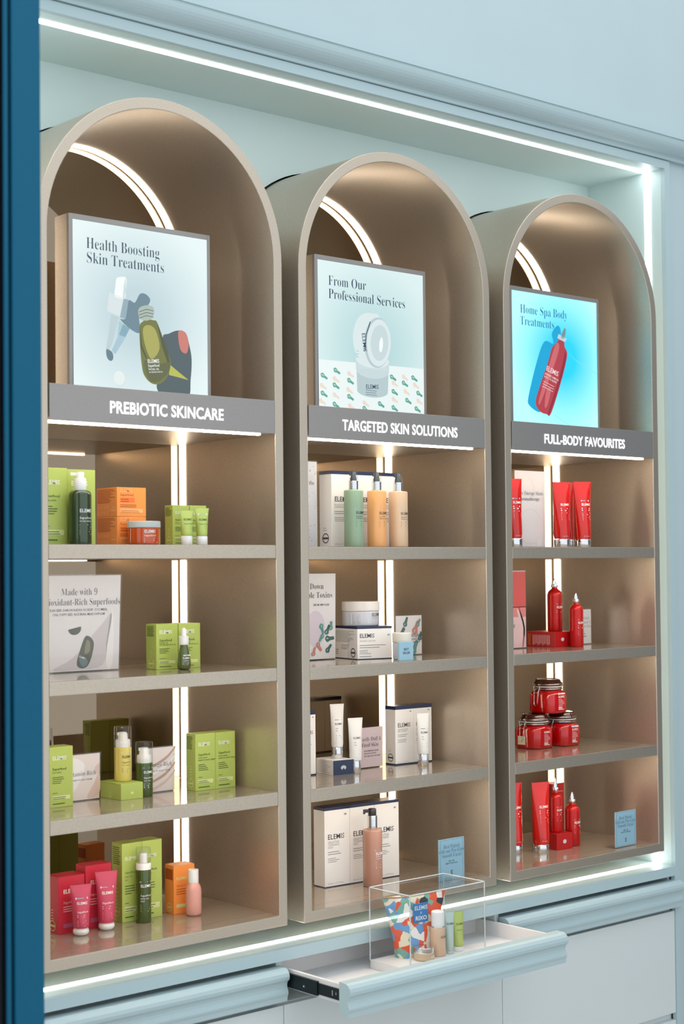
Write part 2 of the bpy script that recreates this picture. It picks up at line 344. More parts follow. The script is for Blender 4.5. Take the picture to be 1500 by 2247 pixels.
# ------------------------------------------------------------------ arched shelf units
N = 48
def outline(r, zb, n=N): return [(-r, zb), (r, zb)] + [(r * math.cos(math.pi * k / n), ZARC + r * math.sin(math.pi * k / n)) for k in range(n + 1)]
ulab = ('champagne arched shelf unit on the left with green, orange and pink products', 'champagne arched shelf unit in the middle with white cartons and toners', 'champagne arched shelf unit on the right with red products')
HEAD = ('PREBIOTIC SKINCARE', 'TARGETED SKIN SOLUTIONS', 'FULL-BODY FAVOURITES')
HX = ((-.2354, .230), (-.299, .303), (-.2678, .2597))
def zrel(mb, z0): mb.v = [(a, b, c - z0) for a, b, c in mb.v]; return mb
for u in range(3):
    t = thing('arched_shelf_unit', ulab[u], 'shelf unit', (XU[u] + .5, 0, ZDb + DZ[u]), 0, 'arched shelf units')
    ri = .5 - T; xi = ri
    O, I = outline(.5, ZDb), outline(ri, ZD); n = len(O); D = .622
    s = MB(); v = [(p[0], 0, p[1]) for p in O] + [(p[0], 0, p[1]) for p in I] + [(p[0], D, p[1]) for p in O] + [(p[0], D, p[1]) for p in I]
    flat = []; arc = []
    for k in range(n):
        k2 = (k + 1) % n; flat += [(k, k2, n + k2, n + k), (2 * n + k, 3 * n + k, 3 * n + k2, 2 * n + k2)]
        tgt = arc if 1 <= k <= n - 1 else flat
        tgt += [(k, 2 * n + k, 2 * n + k2, k2), (n + k, n + k2, 3 * n + k2, 3 * n + k)]
    s.add(v, flat); m0 = len(s.f); s.f += arc; s.mi += [0] * len(arc); s.sm += [True] * len(arc)
    zrel(s, ZDb).build('shell', TAUPE, t, bevel=.0022, bseg=2)
    Ie = outline(ri - .0006, ZD + .0006)
    zrel(MB().extrude(Ie, 'y', YM, YM + .008), ZDb).build('mirror_back', MIRROR, t)
    # shelves: body, deck panels, light bar below
    for j, (zt, zb) in enumerate(((ZA, ZAb), (ZB, ZBb), (ZC, ZCb))):
        sh = zrel(MB().extrude([(.0012, zb), (.016, zb), (.016, zb + .007), (YM - .001, zb + .007), (YM - .001, zt - .0016), (.0012, zt - .0016)], 'x', -xi + .0004, xi - .0004), ZDb).build('shelf', TAUPE, t, bevel=.0016)
        for ya, yb in ((.004, .0665), (.069, .2985), (.3015, .343), (.346, YM - .002)):
            zrel(MB().box((-xi + .002, ya, zt - .0016), (xi - .002, yb, zt)), ZDb).build('deck_panel', SHELF, sh)
        zrel(MB().box((-xi + .004, .018, zb + .0025), (xi - .062, .034, zb + .0069)), ZDb).build('light_bar', LEDS, sh)
    for ya, yb in ((.004, .0665), (.069, .2985), (.3015, .343), (.346, YM - .002)):
        zrel(MB().box((-xi + .002, ya, ZD), (xi - .002, yb, ZD + .0016)), ZDb).build('deck_panel', SHELF, t)
    hs = zrel(MB().box((-xi + .0004, .022, 1.362), (xi - .0004, YM - .001, 1.385)), ZDb).build('header_shelf', TAUPE, t)
    zrel(MB().box((-xi + .0005, .006, 1.3555), (xi - .062, .0215, 1.3615)), ZDb).build('light_bar', LEDS, hs)
    hp = zrel(MB().box((-xi + .003, -.004, 1.3625), (xi - .003, .0205, 1.4815)), ZDb).build('header_panel', SIGN, t, bevel=.0012)
    p = Print(); v_, f_ = glyphs(HEAD[u], False, .02, 3, 1.04); ww = max(a[0] for a in v_); ch = .0385 / .70
    p.text(HEAD[u], HX[u][0], 1.3985 - ZDb, ch, SIGNLET, 'L', False, .02, (HX[u][1] - HX[u][0]) / (ww * ch), 3, 0, 1.04)
    p.put('lettering', hp, on_front(-.004, .0012))
    # LED line along the inside of the back edge
    def strip(z0, z1):
        for sx in (-1, 1):
            a, b = sorted((sx * ri, sx * (ri - .003)))
            zrel(MB().box((a, YL, z0 + .0005), (b, YL2, z1 - .0005)), ZDb).build('led_strip', LED, t)
    for z0_, z1_ in ((ZD + .0016, ZCb), (ZC, ZBb), (ZB, ZAb), (ZA, 1.362)): strip(z0_, z1_)
    path = [(ri, 1.386)] + [(ri * math.cos(math.pi * k / N), ZARC + ri * math.sin(math.pi * k / N)) for k in range(N + 1)] + [(-ri, 1.386)]
    rings = []
    for i, (a, b) in enumerate(path):
        if b > ZARC: nx, nz = -a / ri, -(b - ZARC) / ri
        else: nx, nz = (-1 if a > 0 else 1), 0
        rings.append([(a, YL, b), (a + nx * .003, YL, b + nz * .003), (a + nx * .003, YL2, b + nz * .003), (a, YL2, b)])
    zrel(MB().loft(rings, sm=False), ZDb).build('led_strip', LED, t)

# ------------------------------------------------------------------ light boxes with backlit pictures
def em(name, col, k=1.0):
    if name in MATS: return MATS[name]
    m = bpy.data.materials.new(name); m.use_nodes = True; nt = m.node_tree; b = nt.nodes['Principled BSDF']
    b.inputs['Base Color'].default_value = (.02, .02, .02, 1); b.inputs['Roughness'].default_value = .12; b.inputs['Specular IOR Level'].default_value = .5
    b.inputs['Emission Color'].default_value = (*lin(col), 1); b.inputs['Emission Strength'].default_value = k * .86
    MATS[name] = m; return m
def em_panel(name, c_mid, c_edge, k=1.0, mid=(0, 0, 1.78), rx=.30, split=None):
    """edge-lit print: paler towards the lit edges; the edge glow is put into the ramp colours"""
    m = em(name, c_mid, k); nt = m.node_tree; b = nt.nodes['Principled BSDF']
    tc = nt.nodes.new('ShaderNodeTexCoord'); mp = nt.nodes.new('ShaderNodeMapping'); mp.inputs['Location'].default_value = (-mid[0] / rx, 0, -mid[2] / rx); mp.inputs['Scale'].default_value = (1 / (rx * S), 0, 1 / (rx * S))
    gr = nt.nodes.new('ShaderNodeTexGradient'); gr.gradient_type = 'SPHERICAL'
    rp = nt.nodes.new('ShaderNodeValToRGB'); rp.color_ramp.elements[0].color = (*lin(c_edge), 1); rp.color_ramp.elements[1].color = (*lin(c_mid), 1); rp.color_ramp.elements[1].position = .75
    nt.links.new(tc.outputs['Object'], mp.inputs[0]); nt.links.new(mp.outputs[0], gr.inputs[0]); nt.links.new(gr.outputs['Fac'], rp.inputs[0]); nt.links.new(rp.outputs[0], b.inputs['Emission Color'])
    return m
BX0, BX1, BZ0, BZ1 = -.281, .3055, 1.386, 2.084
PX0, PX1, PZ0, PZ1 = -.2655, .2935, 1.40, 2.0665
blab = ('lit display box picturing an oil bottle, headed Health Boosting Skin Treatments', 'lit display box picturing two cream jars, headed From Our Professional Services', 'lit cyan display box picturing a red bottle, headed Home Spa Body Treatments')
DKB = em('navy_grey_backlit_ink', '#33465A'); TEAL = em('teal_backlit_ink', '#17738F')
BOXES = []
for u in range(3):
    t = thing('light_box', blab[u], 'light box', (XU[u] + .5, .17, 1.386 + DZ[u]), 0, 'light boxes on the header shelves'); BOXES.append(t)
    b = MB(); b.box((BX0, .012, BZ0), (BX1, .088, BZ1))
    zrel(b, 1.386).build('housing', TAUPE, t)
    fr = MB(); fr.box((BX0, 0, BZ0), (PX0, .012, BZ1)); fr.box((PX1, 0, BZ0), (BX1, .012, BZ1)); fr.box((PX0, 0, PZ1), (PX1, .012, BZ1)); fr.box((PX0, 0, BZ0), (PX1, .012, PZ0))
    zrel(fr, 1.386).build('frame', SIGN, t, bevel=.0012)
    pm = (em_panel('backlit_pale_mint_print', '#BDD3D8', '#E4F2F2', 1.0, (0, 0, 1.76 - 1.386), .36), em_panel('backlit_aqua_print', '#B9DBDC', '#DDF0F0', 1.0, (.02, 0, 1.74 - 1.386), .36), em_panel('backlit_cyan_print', '#20BCEB', '#A6ECF9', 1.4, (.06, 0, 1.80 - 1.386), .34))[u]
    zrel(MB().box((PX0, .003, PZ0), (PX1, .0118, PZ1)), 1.386).build('picture_panel', pm, t)
    p = Print(); p.up()
    if u == 0:
        p.text('Health Boosting', -.212, 1.974, .0555, DKB, 'L', True, -.0125, .775, 3); p.text('Skin Treatments', -.212, 1.9245, .0555, DKB, 'L', True, -.0125, .80, 3)
        sh = em('backlit_slate_shadow', '#688390'); sh2 = em('backlit_shadow_soft', '#8FA9B3')
        p.poly(smooth([(-.0421, 1.8121), (-.0166, 1.8076), (.005, 1.8405), (.0307, 1.8414), (.0478, 1.8215), (.026, 1.7903), (.0001, 1.7697), (.0039, 1.7052), (-.0385, 1.7157), (-.0763, 1.7443), (-.0552, 1.7499)], 4), sh)
        p.poly(smooth([(.099, 1.6957), (.1255, 1.7127), (.161, 1.7269), (.1966, 1.7228), (.2119, 1.6836), (.2227, 1.6292), (.2175, 1.555), (.2036, 1.49), (.1017, 1.4858), (.0715, 1.5264), (.1065, 1.5471), (.129, 1.6034)], 4), em('backlit_dark_slate', '#48585C'))
        p.up(); p.poly(smooth([(.1654, 1.7237), (.1966, 1.7228), (.2097, 1.6871), (.2004, 1.6495), (.1737, 1.662)], 4), em('backlit_coral', '#C9776A'))
        p.poly([(.129, 1.6034), (.1597, 1.5838), (.2085, 1.5544), (.1595, 1.5618), (.1242, 1.5666)], em('backlit_lime', '#B5B84A'))
        wg = em('backlit_white', '#F1F6F6'); gl = em('backlit_glass_grey', '#B9CCD0')
        p.poly(smooth([(-.0668, 1.8918), (-.0541, 1.8914), (-.0492, 1.8758), (-.0545, 1.8466), (-.0589, 1.8175), (-.0976, 1.8199), (-.0953, 1.8599), (-.09, 1.885)], 4), wg)
        p.poly([(-.0541, 1.8914), (-.0492, 1.8758), (-.0545, 1.8466), (-.0589, 1.8175), (-.066, 1.8175), (-.062, 1.86)], gl)
        p.poly([(-.1215, 1.8322), (-.042, 1.8157), (-.0552, 1.7463), (-.1303, 1.7674)], em('backlit_pale_grey', '#D5E0E2'))
        p.up(); p.poly([(-.0631, 1.8163), (-.042, 1.8157), (-.0552, 1.7463), (-.0783, 1.7512)], sh2)
        p.poly([(-.1138, 1.7577), (-.0846, 1.75), (-.1103, 1.6557), (-.1188, 1.6373), (-.1353, 1.6359), (-.1225, 1.6972)], gl)
        p.poly([(-.0805, 1.7367), (-.0385, 1.7157), (-.0642, 1.6704), (-.0981, 1.6213), (-.1129, 1.6334), (-.0876, 1.6817)], em('backlit_steel_blue', '#A3C2CE'))
        p.poly([(-.066, 1.728), (-.0385, 1.7157), (-.0565, 1.684), (-.082, 1.690)], em('backlit_steel_blue_dark', '#7EA2B2'))
        p.poly(smooth([(-.1333, 1.6361), (-.1105, 1.6273), (-.1065, 1.6064), (-.117, 1.5967), (-.1314, 1.6079)], 4), em('backlit_deep_slate', '#5E7B84'))
        ol = em('backlit_olive', '#6E7130'); old = em('backlit_dark_olive', '#4B4F24'); oll = em('backlit_light_olive', '#A7A552')
        p.poly(smooth([(.002, 1.7267), (.0171, 1.7461), (.0301, 1.7546), (.0603, 1.7539), (.0754, 1.7481), (.099, 1.6957), (.1205, 1.6465), (.1312, 1.6109), (.1243, 1.5739), (.1065, 1.5471), (.0802, 1.5307), (.0498, 1.5322), (.0242, 1.552), (.0115, 1.5835), (.0036, 1.6584)], 4), ol)
        p.up(); p.poly(smooth([(.016, 1.72), (.04, 1.735), (.068, 1.72), (.085, 1.665), (.07, 1.63), (.045, 1.62), (.022, 1.67)], 4), oll)
        p.poly([(.075, 1.745), (.099, 1.6957), (.1205, 1.6465), (.128, 1.611), (.118, 1.61), (.095, 1.665)], old)
        p.poly(smooth([(.02, 1.61), (.07, 1.6), (.125, 1.61), (.12, 1.575), (.08, 1.54), (.04, 1.545)], 4), em('backlit_mid_olive', '#5B6036'))
        p.poly([(.004, 1.725), (.012, 1.66), (.032, 1.62), (.028, 1.615), (.006, 1.655)], old)
        p.poly(smooth([(-.0019, 1.7875), (.0304, 1.8034), (.0606, 1.7975), (.0582, 1.7646), (.03, 1.7492), (.0022, 1.7555)], 4), em('backlit_glass_neck', '#A9B8AC'))
        p.up()
        for q in (0, .011, .022): p.poly([(.000, 1.779 - q), (.03, 1.791 - q), (.06, 1.788 - q), (.06, 1.785 - q), (.03, 1.787 - q), (.000, 1.775 - q)], em('backlit_neck_thread', '#6F8079'))
        p.text('ELEMIS', .034, 1.6015, .0185, wg, 'L', False, .01, .9, 2, .10); p.text('Superfood', .036, 1.588, .0135, wg, 'L', False, .01, .85, 2, .10)
        p.text('FACIAL OIL', .038, 1.5765, .0098, wg, 'L', False, .01, .9, 2, .10); p.text('NOURISHING FACE OIL', .040, 1.5675, .0068, wg, 'L', False, .01, .8, 1, .10)
        p.poly(ell(-.0799, 1.5373, .024, .026), em('backlit_drop', '#D3E0DE')); p.up(); p.poly(ell(-.083, 1.540, .0225, .0245), em('backlit_drop_light', '#E2ECEA'))
    elif u == 1:
        p.text('From Our', -.211, 1.9735, .0555, DKB, 'L', True, -.0125, .80, 3); p.text('Professional Services', -.211, 1.9225, .0555, DKB, 'L', True, -.0125, .80, 3)
        p.poly([(PX0 + .001, 1.401), (PX1 - .001, 1.401), (PX1 - .001, 1.688), (PX0 + .001, 1.6835)], em('backlit_table_white', '#EAF5F4')); p.up()
        capg = em('backlit_capsule_green', '#5FA892'); capgl = em('backlit_capsule_pale_green', '#A7CFC2'); capp = em('backlit_capsule_peach', '#EBDCCB')
        caps = [(-.172, 1.6435, 1), (-.1023, 1.6355, 0), (-.2367, 1.6191, 1), (-.1767, 1.6104, 0), (-.1028, 1.609, 1), (.1224, 1.6387, 1), (.1873, 1.6435, 0), (.2389, 1.6438, 1), (.1868, 1.6193, 1), (.1311, 1.6155, 0), (.2478, 1.6154, 0), (-.1771, 1.5861, 1), (-.1077, 1.5724, 0), (.1306, 1.5815, 1), (.1956, 1.5859, 0), (.2662, 1.5837, 1), (-.1776, 1.548, 0), (-.1036, 1.5462, 1), (.1302, 1.551, 0), (.2045, 1.5509, 1), (.2657, 1.5527, 0), (-.0242, 1.5263, 0), (.0568, 1.528, 1), (-.178, 1.512, 1), (-.0997, 1.5101, 0), (.1297, 1.5171, 1), (-.0246, 1.5046, 1), (.2552, 1.5204, 1), (-.2414, 1.5797, 0), (-.2376, 1.5506, 1), (-.2464, 1.5208, 0)]
        for a, b_, g in caps:
            p.poly(xform(smooth([(-1, .1), (-.5, .55), (.1, .3), (.9, .25), (1, 0), (.9, -.22), (.1, -.25), (-.5, -.45)], 3), a, b_, .019, -.45), capg if g else capp)
        p.up()
        for a, b_, g in caps:
            if g: p.poly(xform(ell(-.42, .08, .36, .18, 0, 10), a, b_, .019, -.45), capgl)
        jw = em('backlit_jar_white', '#DCE9EA'); jg = em('backlit_jar_grey', '#B8CCCF'); jd = em('backlit_jar_mid', '#C9DADC')
        p.poly([(-.0715, 1.69), (.1, 1.69), (.094, 1.585)] + ell(.012, 1.580, .082, .026, 0, 14, 0, -math.pi) + [(-.068, 1.575)], jg); p.up()
        p.poly(ell(.0135, 1.662, .0875, .034), jd); p.poly([(-.074, 1.664), (.101, 1.664), (.101, 1.70), (-.074, 1.70)], jd); p.up(); p.poly(ell(.0135, 1.700, .0875, .030), jw); p.up()
        p.poly(smooth([(-.0834, 1.7463), (-.087, 1.7991), (-.0642, 1.8543), (-.0283, 1.8812), (.0166, 1.8857), (.0526, 1.8758), (.06, 1.80), (.05, 1.70), (.02, 1.685), (-.0307, 1.7008), (-.0661, 1.7146)], 4), jw); p.up()
        p.poly(ell(.0405, 1.772, .0705, .1005, -.12, 32), jg); p.up(); p.poly(ell(.047, 1.772, .0635, .094, -.12, 32), jw); p.up(); p.poly(ell(.050, 1.772, .047, .072, -.12, 28), jd); p.up()
        p.poly(ell(.058, 1.765, .010, .030, -.12, 16), em('backlit_highlight', '#F4FAFA'))
        p.poly([(-.030, 1.735), (-.022, 1.80), (.0, 1.853), (.004, 1.851), (-.018, 1.799), (-.026, 1.735)], DKB)
        p.text('ELEMIS', -.0435, 1.803, .026, DKB, 'L', False, .006, .95, 2, -math.pi / 2 + .12)
        p.lines(-.072, 1.73, .014, 3, .012, .0015, em('backlit_fine_print', '#7F959B'))
        p.text('ELEMIS', .009, 1.588, .024, DKB, 'C', False, .006, .95, 2, .05); p.lines(-.026, 1.579, .07, 3, .0085, .003, em('backlit_fine_print', '#7F959B'), 3)
    else:
        p.text('Home Spa Body', -.212, 1.9735, .0555, TEAL, 'L', True, -.0125, .80, 3); p.text('Treatments', -.212, 1.9225, .0555, TEAL, 'L', True, -.0125, .80, 3)
        p.poly(smooth([(-.0005, 1.8578), (-.0094, 1.9031), (.03, 1.9407), (.05, 1.9151), (.04, 1.86), (.0, 1.76), (-.05, 1.65), (-.08, 1.57), (-.1038, 1.5525), (-.1609, 1.5785), (-.1649, 1.617), (-.1093, 1.7702), (-.0589, 1.8624)], 4), em('backlit_azure', '#11A6D6', 1.05)); p.up()
        p.poly([(.0882, 1.8323), (.1478, 1.7973), (.2925, 1.747), (.2925, 1.7445), (.1478, 1.7945)], em('backlit_cyan_line', '#8CE0F2')); p.poly([(.003, 1.5458), (.1013, 1.505), (.1013, 1.5025), (.003, 1.5433)], em('backlit_cyan_line', '#8CE0F2'))
        r1 = em('backlit_bottle_red', '#B5404A'); r2 = em('backlit_bottle_red_light', '#CF6A70'); r3 = em('backlit_bottle_red_dark', '#93283A')
        p.poly(smooth([(.0344, 1.8773), (.0691, 1.8738), (.0736, 1.851), (.09, 1.8258), (.0822, 1.7854), (.0454, 1.69), (-.0215, 1.551), (-.0508, 1.546), (-.0942, 1.5565), (-.1204, 1.5939), (-.092, 1.6673), (-.0365, 1.776), (-.0108, 1.8372), (.0193, 1.8628)], 4), r1); p.up()
        p.poly(smooth([(.01, 1.85), (.035, 1.86), (.03, 1.82), (-.03, 1.70), (-.085, 1.60), (-.10, 1.585), (-.098, 1.61), (-.05, 1.72)], 4), r2)
        p.poly(smooth([(.075, 1.83), (.08, 1.79), (.04, 1.69), (-.025, 1.56), (-.04, 1.555), (.02, 1.68), (.06, 1.78)], 4), r3)
        p.poly(smooth([(-.045, 1.66), (-.02, 1.655), (-.045, 1.585), (-.062, 1.575), (-.06, 1.61)], 4), r2)
        cg = em('backlit_cap_grey', '#C6D6DC'); p.poly([(.0349, 1.9038), (.0893, 1.8855), (.074, 1.8709), (.0255, 1.8852)], cg); p.poly(smooth([(.0487, 1.893), (.0753, 1.934), (.082, 1.918), (.0694, 1.8864)], 4), em('backlit_cap_dark', '#7C9198')); p.up()
        wk = em('backlit_lettering_white', '#F3DEDD')
        p.text('ELEMIS', -.052, 1.738, .031, wk, 'L', False, .012, .88, 2, -.28); p.text('JAPANESE CAMELLIA', -.060, 1.720, .0125, wk, 'L', False, .01, .80, 1, -.28); p.text('BODY OIL BLEND', -.064, 1.7065, .0125, wk, 'L', False, .01, .85, 1, -.28)
        for q in range(3): a, b_ = -.070 - q * .004, 1.690 - q * .011; p.poly([(a, b_), (a + .07, b_ - .0201), (a + .07, b_ - .0221), (a, b_ - .002)], wk)
    p.put('printed_picture', t, (lambda a, l, b_: (a, .003 - .0004 + l, b_ - 1.386)))

# ------------------------------------------------------------------ products: builders
def fit(p, t, x, z, width, mt, align='L', ser=False, off=0., res=1, sx=1.):
    v, _ = glyphs(t, ser, off, res); w = max(a[0] for a in v) or 1
    return p.text(t, x, z, width / (w * sx), mt, align, ser, off, sx, res)
def carton(label, near, z, w, d, h, mt, rot=0, group=None, fprint=None, sprint=None, bands=None, name='carton', bmat=NAVY):
    a = math.radians(rot); cx = near[0] + w / 2 * math.cos(a) - d / 2 * math.sin(a); cy = near[1] + w / 2 * math.sin(a) + d / 2 * math.cos(a)
    t = thing(name, label, 'box', (cx, cy, z), rot, group)
    MB().box((-w / 2, -d / 2, 0), (w / 2, d / 2, h)).build('carton_body', mt, t, bevel=.0009, bseg=1)
    if bands:
        for z0, z1 in bands: MB().box((-w / 2 - .0004, -d / 2 - .0004, z0 * h), (w / 2 + .0004, d / 2 + .0004, z1 * h + .0004)).build('band', bmat, t)
    MB().box((-w * .30, d / 2 - .0015, h), (w * .30, d / 2 - .0008, h + .0004)).build('tuck_flap_edge', mt, t)
    if fprint:
        p = Print(); fprint(p, w, h); p.put('front_print', t, on_front(-d / 2))
    if sprint:
        p = Print(); sprint(p, d, h); p.put('side_print', t, on_left(-w / 2))
    return t
def green_front(l1, l2='Superfood', full=True):
    def fn(p, w, h):
        x = -w * .36
        fit(p, 'ELEMIS', x, h * .785, w * .58, INKW, off=.012); fit(p, l2, x, h * .615, w * .57, INKG, off=.008)
        z = h * .565
        for s in l1: fit(p, s, x, z, w * .04 * len(s), INKG, sx=.9); z -= h * .042
        p.lines(x, z - h * .03, w * .5, 4, h * .032, h * .010, INKG, 2)
        p.lines(x, h * .235, w * .3, 1, .01, h * .008, INKG)
        p.bar(x - w * .02, h * .125, w * .37, h * .195, INKPL); p.up(); p.lines(x, h * .163, w * .62, 2, h * .028, h * .010, INKG, 4)
        p.lines(x, h * .055, w * .62, 1, .01, h * .014, INKG, 7)
    return fn
def green_side(mt=INKG, n=9):
    def fn(p, d, h):
        p.lines(-d * .4, h * .94, d * .8, n, h * .026, h * .010, mt, 5)
        rr = min(d * .27, h * .11); ring(p, 0, h * .13, rr, INKPL if mt is INKG else INKW)
        p.lines(-d * .12, h * .42, d * .3, 5, h * .05, h * .012, INKPL if mt is INKG else INKW, 9)
    return fn
def ring(p, cx, cz, r, mt, n=20, th=.14):
    for k in range(n):
        a, b = 2 * math.pi * k / n, 2 * math.pi * (k + 1) / n
        p.poly([(cx + r * math.cos(a), cz + r * math.sin(a)), (cx + r * math.cos(b), cz + r * math.sin(b)), (cx + r * (1 - th) * math.cos(b), cz + r * (1 - th) * math.sin(b)), (cx + r * (1 - th) * math.cos(a), cz + r * (1 - th) * math.sin(a))], mt)
    p.bar(cx - r * .8, cz - r * .18, cx + r * .8, cz + r * .18, mt)
def white_front(lines, foot, ez=.60, ew=.66):
    def fn(p, w, h):
        x = -w * .38
        fit(p, 'ELEMIS', x, h * ez, w * ew, INK, off=.008); z = h * (ez - .055)
        for s in lines: fit(p, s, x, z, w * .05 * len(s), INKL, sx=.9); z -= h * .03
        p.lines(x, z - h * .02, w * .6, 2, h * .028, h * .009, INKL, 1); p.lines(x, z - h * .10, w * .5, 3, h * .022, h * .007, INKL, 2)
        if foot: fit(p, foot, x, h * .035, w * .62, INKL)
        p.poly(ell(w * .33, h * .90, w * .05, h * .012), INKL)
    return fn
def white_side(p, d, h):
    ring(p, 0, h * .12, d * .27, INK, 22, .18)
    p.lines(-d * .2, h * .25, d * .4, 2, h * .03, h * .006, INKL, 3)
def lathe_part(t, name, prof, mt, seg=30, c=(0, 0), sharp=True): return MB().lathe(prof, seg, 0, c).build(name, mt, t)
def rprof(r, z0, z1, e=.004, b=.003):
    """cylinder with rounded shoulder and foot"""
    return [(r - b, z0), (r - b * .3, z0 + b * .3), (r, z0 + b)] + [(r, z0 + b + (z1 - e - z0 - b) * k / 4) for k in range(1, 5)] + [(r - e * .13, z1 - e * .5), (r - e * .5, z1 - e * .13), (r - e, z1)]
def cyl_print(t, r, fn, name='front_print', e=.0005):
    p = Print(); fn(p); return p.put(name, t, on_cyl(r, e))
def tester(p, x, z, w, mt=INKW, im=None):
    p.bar(x, z, x + w, z + w * .14, mt); p.up(); p.lines(x + w * .08, z + w * .05, w * .7, 1, .01, w * .05, im or mat('pale_blue_ink', '#8FB6DB', .6))
def squeeze_tube(label, loc, r, h, caph, mt, capmt, rot=0, group=None, capr=None, topw=1.5, ballcap=False, ink=INKW, pr=None, name='squeeze_tube'):
    t = thing(name, label, 'tube', loc, rot, group); seg = 28; capr = capr or r * .88; rings = []
    n = 12
    for i in range(n + 1):
        f = i / n; z = caph + .001 + (h - caph - .001) * f
        if f < .06: k = .93 + .07 * (f / .06)
        else: k = 1
        fl = max(0, (f - .1) / .86); fl = min(1, fl); a = r * k * (1 + (topw - 1) * fl ** 1.3); b = r * k * (1 - fl) ** .8 + .0012
        rings.append([(a * math.cos(2 * math.pi * j / seg), b * math.sin(2 * math.pi * j / seg), z) for j in range(seg)])
    MB().loft(rings).build('tube_body', mt, t)
    MB().box((-r * topw, -.0014, h - .006), (r * topw, .0014, h)).build('crimp', mt, t)
    if ballcap: lathe_part(t, 'cap', [(capr * .55, 0), (capr * .85, .003), (capr * 1.04, caph * .42), (capr * 1.0, caph * .75), (capr * .85, caph)], capmt)
    else: lathe_part(t, 'cap', [(capr - .001, 0), (capr, .001), (capr, caph * .5), (capr, caph - .001), (capr - .001, caph)], capmt)
    if pr:
        p = Print(); pr(p)
        def fn(a, l, b):
            f = (b - caph) / (h - caph); fl = max(0, min(1, (f - .1) / .86)); bb = r * (1 - fl) ** .8 + .0012; aa = r * (1 + (topw - 1) * fl ** 1.3)
            q = max(-.98, min(.98, a / aa)); return (a, -bb * math.sqrt(1 - q * q) - .0007 + l, b)
        p.put('front_print', t, fn)
    return t
def card_print(p, w, h, fn): fn(p, w, h)
def stand_card(label, xr, y, z, w, h, mt, fn=None, lean=4, group=None, name='display_card', th=.0028, rim=.004, cat='sign'):
    """printed card in a clear acrylic holder; xr is the right edge"""
    t = thing(name, label, cat, (xr - w / 2, y, z), 0, group); ta = math.tan(math.radians(lean))
    def sh(mb): mb.v = [(a, b + c * ta, c) for a, b, c in mb.v]; return mb
    sh(MB().box((-w / 2 + rim, -th / 2, rim), (w / 2 - rim, th / 2, h - rim))).build('card', mt, t)
    sh(MB().box((-w / 2, -th / 2 - .0032, 0), (w / 2, -th / 2 - .0022, h))).build('acrylic_front', CLEAR, t)
    sh(MB().box((-w / 2, th / 2 + .0004, 0), (w / 2, th / 2 + .002, h))).build('acrylic_back', CLEAR, t)
    MB().box((-w / 2, 0.004, 0), (w / 2, .055, .0018)).build('acrylic_foot', CLEAR, t)
    if fn:
        p = Print(); fn(p, w, h); p.put('front_print', t, lambda a, l, b: (a, -th / 2 - .0003 + l + b * ta, b))
    return t

# ------------------------------------------------------------------ left unit, first row
zA, zB, zC, zD = [[z + DZ[u] + .0001 for u in range(3)] for z in (ZA, ZB, ZC, ZD + .0016)]
gs = green_side()
carton('tall lime green carton at the left edge of the top green shelf', (-1.012, .10), zA[0], .1014, .075, .252, GREEN, fprint=green_front(['FACIAL WASH']), group='tall lime green cartons', sprint=gs)
carton('tall lime green carton standing behind the dark green pump bottle', (-.905, .11), zA[0], .108, .075, .250, GREEN, fprint=green_front(['FACIAL WASH']), group='tall lime green cartons', sprint=gs)
OLIVE = mat('dark_green_translucent_bottle', '#2E4322', .18, coat=.5, spec=.6)
t = thing('pump_bottle', 'dark green pump bottle with white pump on the top left shelf', 'bottle', (-.885, .062, zA[0]), -16)
lathe_part(t, 'bottle_body', rprof(.037, 0, .178, .016, .003), OLIVE); lathe_part(t, 'pump_collar', [(.019, .178), (.0195, .181), (.0195, .215), (.018, .218)], WHITE)
hd = lathe_part(t, 'pump_head', [(.013, .218), (.0135, .235), (.012, .238)], WHITE); MB().extrude([(-.004, .226), (.004, .226), (.004, .236), (-.004, .236)], 'x', -.034, 0).build('nozzle', WHITE, t, bevel=.001)
def pr(p):
    fit(p, 'ELEMIS', -.012, .105, .046, INKW, off=.012); fit(p, 'Superfood', -.012, .083, .046, INKW, off=.008); fit(p, 'FACIAL WASH', -.012, .0735, .042, INKW)
    p.lines(-.012, .063, .045, 5, .0075, .002, INKW, 3)
cyl_print(t, .037, pr)
def or_front(p, w, h):
    x = -w * .40; ow = mat('pale_orange_ink', '#FFB77A', .6); od = mat('dark_orange_ink', '#B4541A', .6)
    fit(p, 'ELEMIS', x, h * .84, w * .42, ow, off=.012); fit(p, 'Superfood', x, h * .70, w * .46, od, off=.004); p.bar(x, h * .48, x + w * .5, h * .64, mat('salmon_ink', '#F2783A', .6)); p.up(); p.lines(x + w * .03, h * .57, w * .42, 2, h * .07, h * .025, od)
    p.lines(x, h * .38, w * .7, 2, h * .06, h * .02, od); p.bar(x, h * .12, x + w * .78, h * .26, ow); p.up(); p.lines(x + w * .02, h * .19, w * .7, 2, h * .05, h * .015, od, 2)
def or_side(p, d, h):
    od = mat('dark_orange_ink', '#B4541A', .6); ow = mat('pale_orange_ink', '#FFB77A', .6)
    p.lines(-d * .46, h * .92, d * .92, 9, h * .055, h * .022, od, 4); ring(p, d * .34, h * .2, d * .11, ow)
    for i in range(4):
        for j in range(2): ring(p, -d * .38 + i * d * .14, h * (.12 + .2 * j), d * .05, ow, 10, .25)
carton('orange carton on top of the stack of two on the top left shelf', (-.689, .145), zA[0] + .0992, .118, .128, .099, ORANGE, fprint=or_front, sprint=or_side, group='stacked orange cartons')
carton('orange carton at the bottom of the stack of two on the top left shelf', (-.689, .145), zA[0], .118, .128, .0985, ORANGE, fprint=or_front, sprint=or_side, group='stacked orange cartons')
AMBER = mat('amber_orange_gel_jar', '#C9501C', .12, coat=.6)
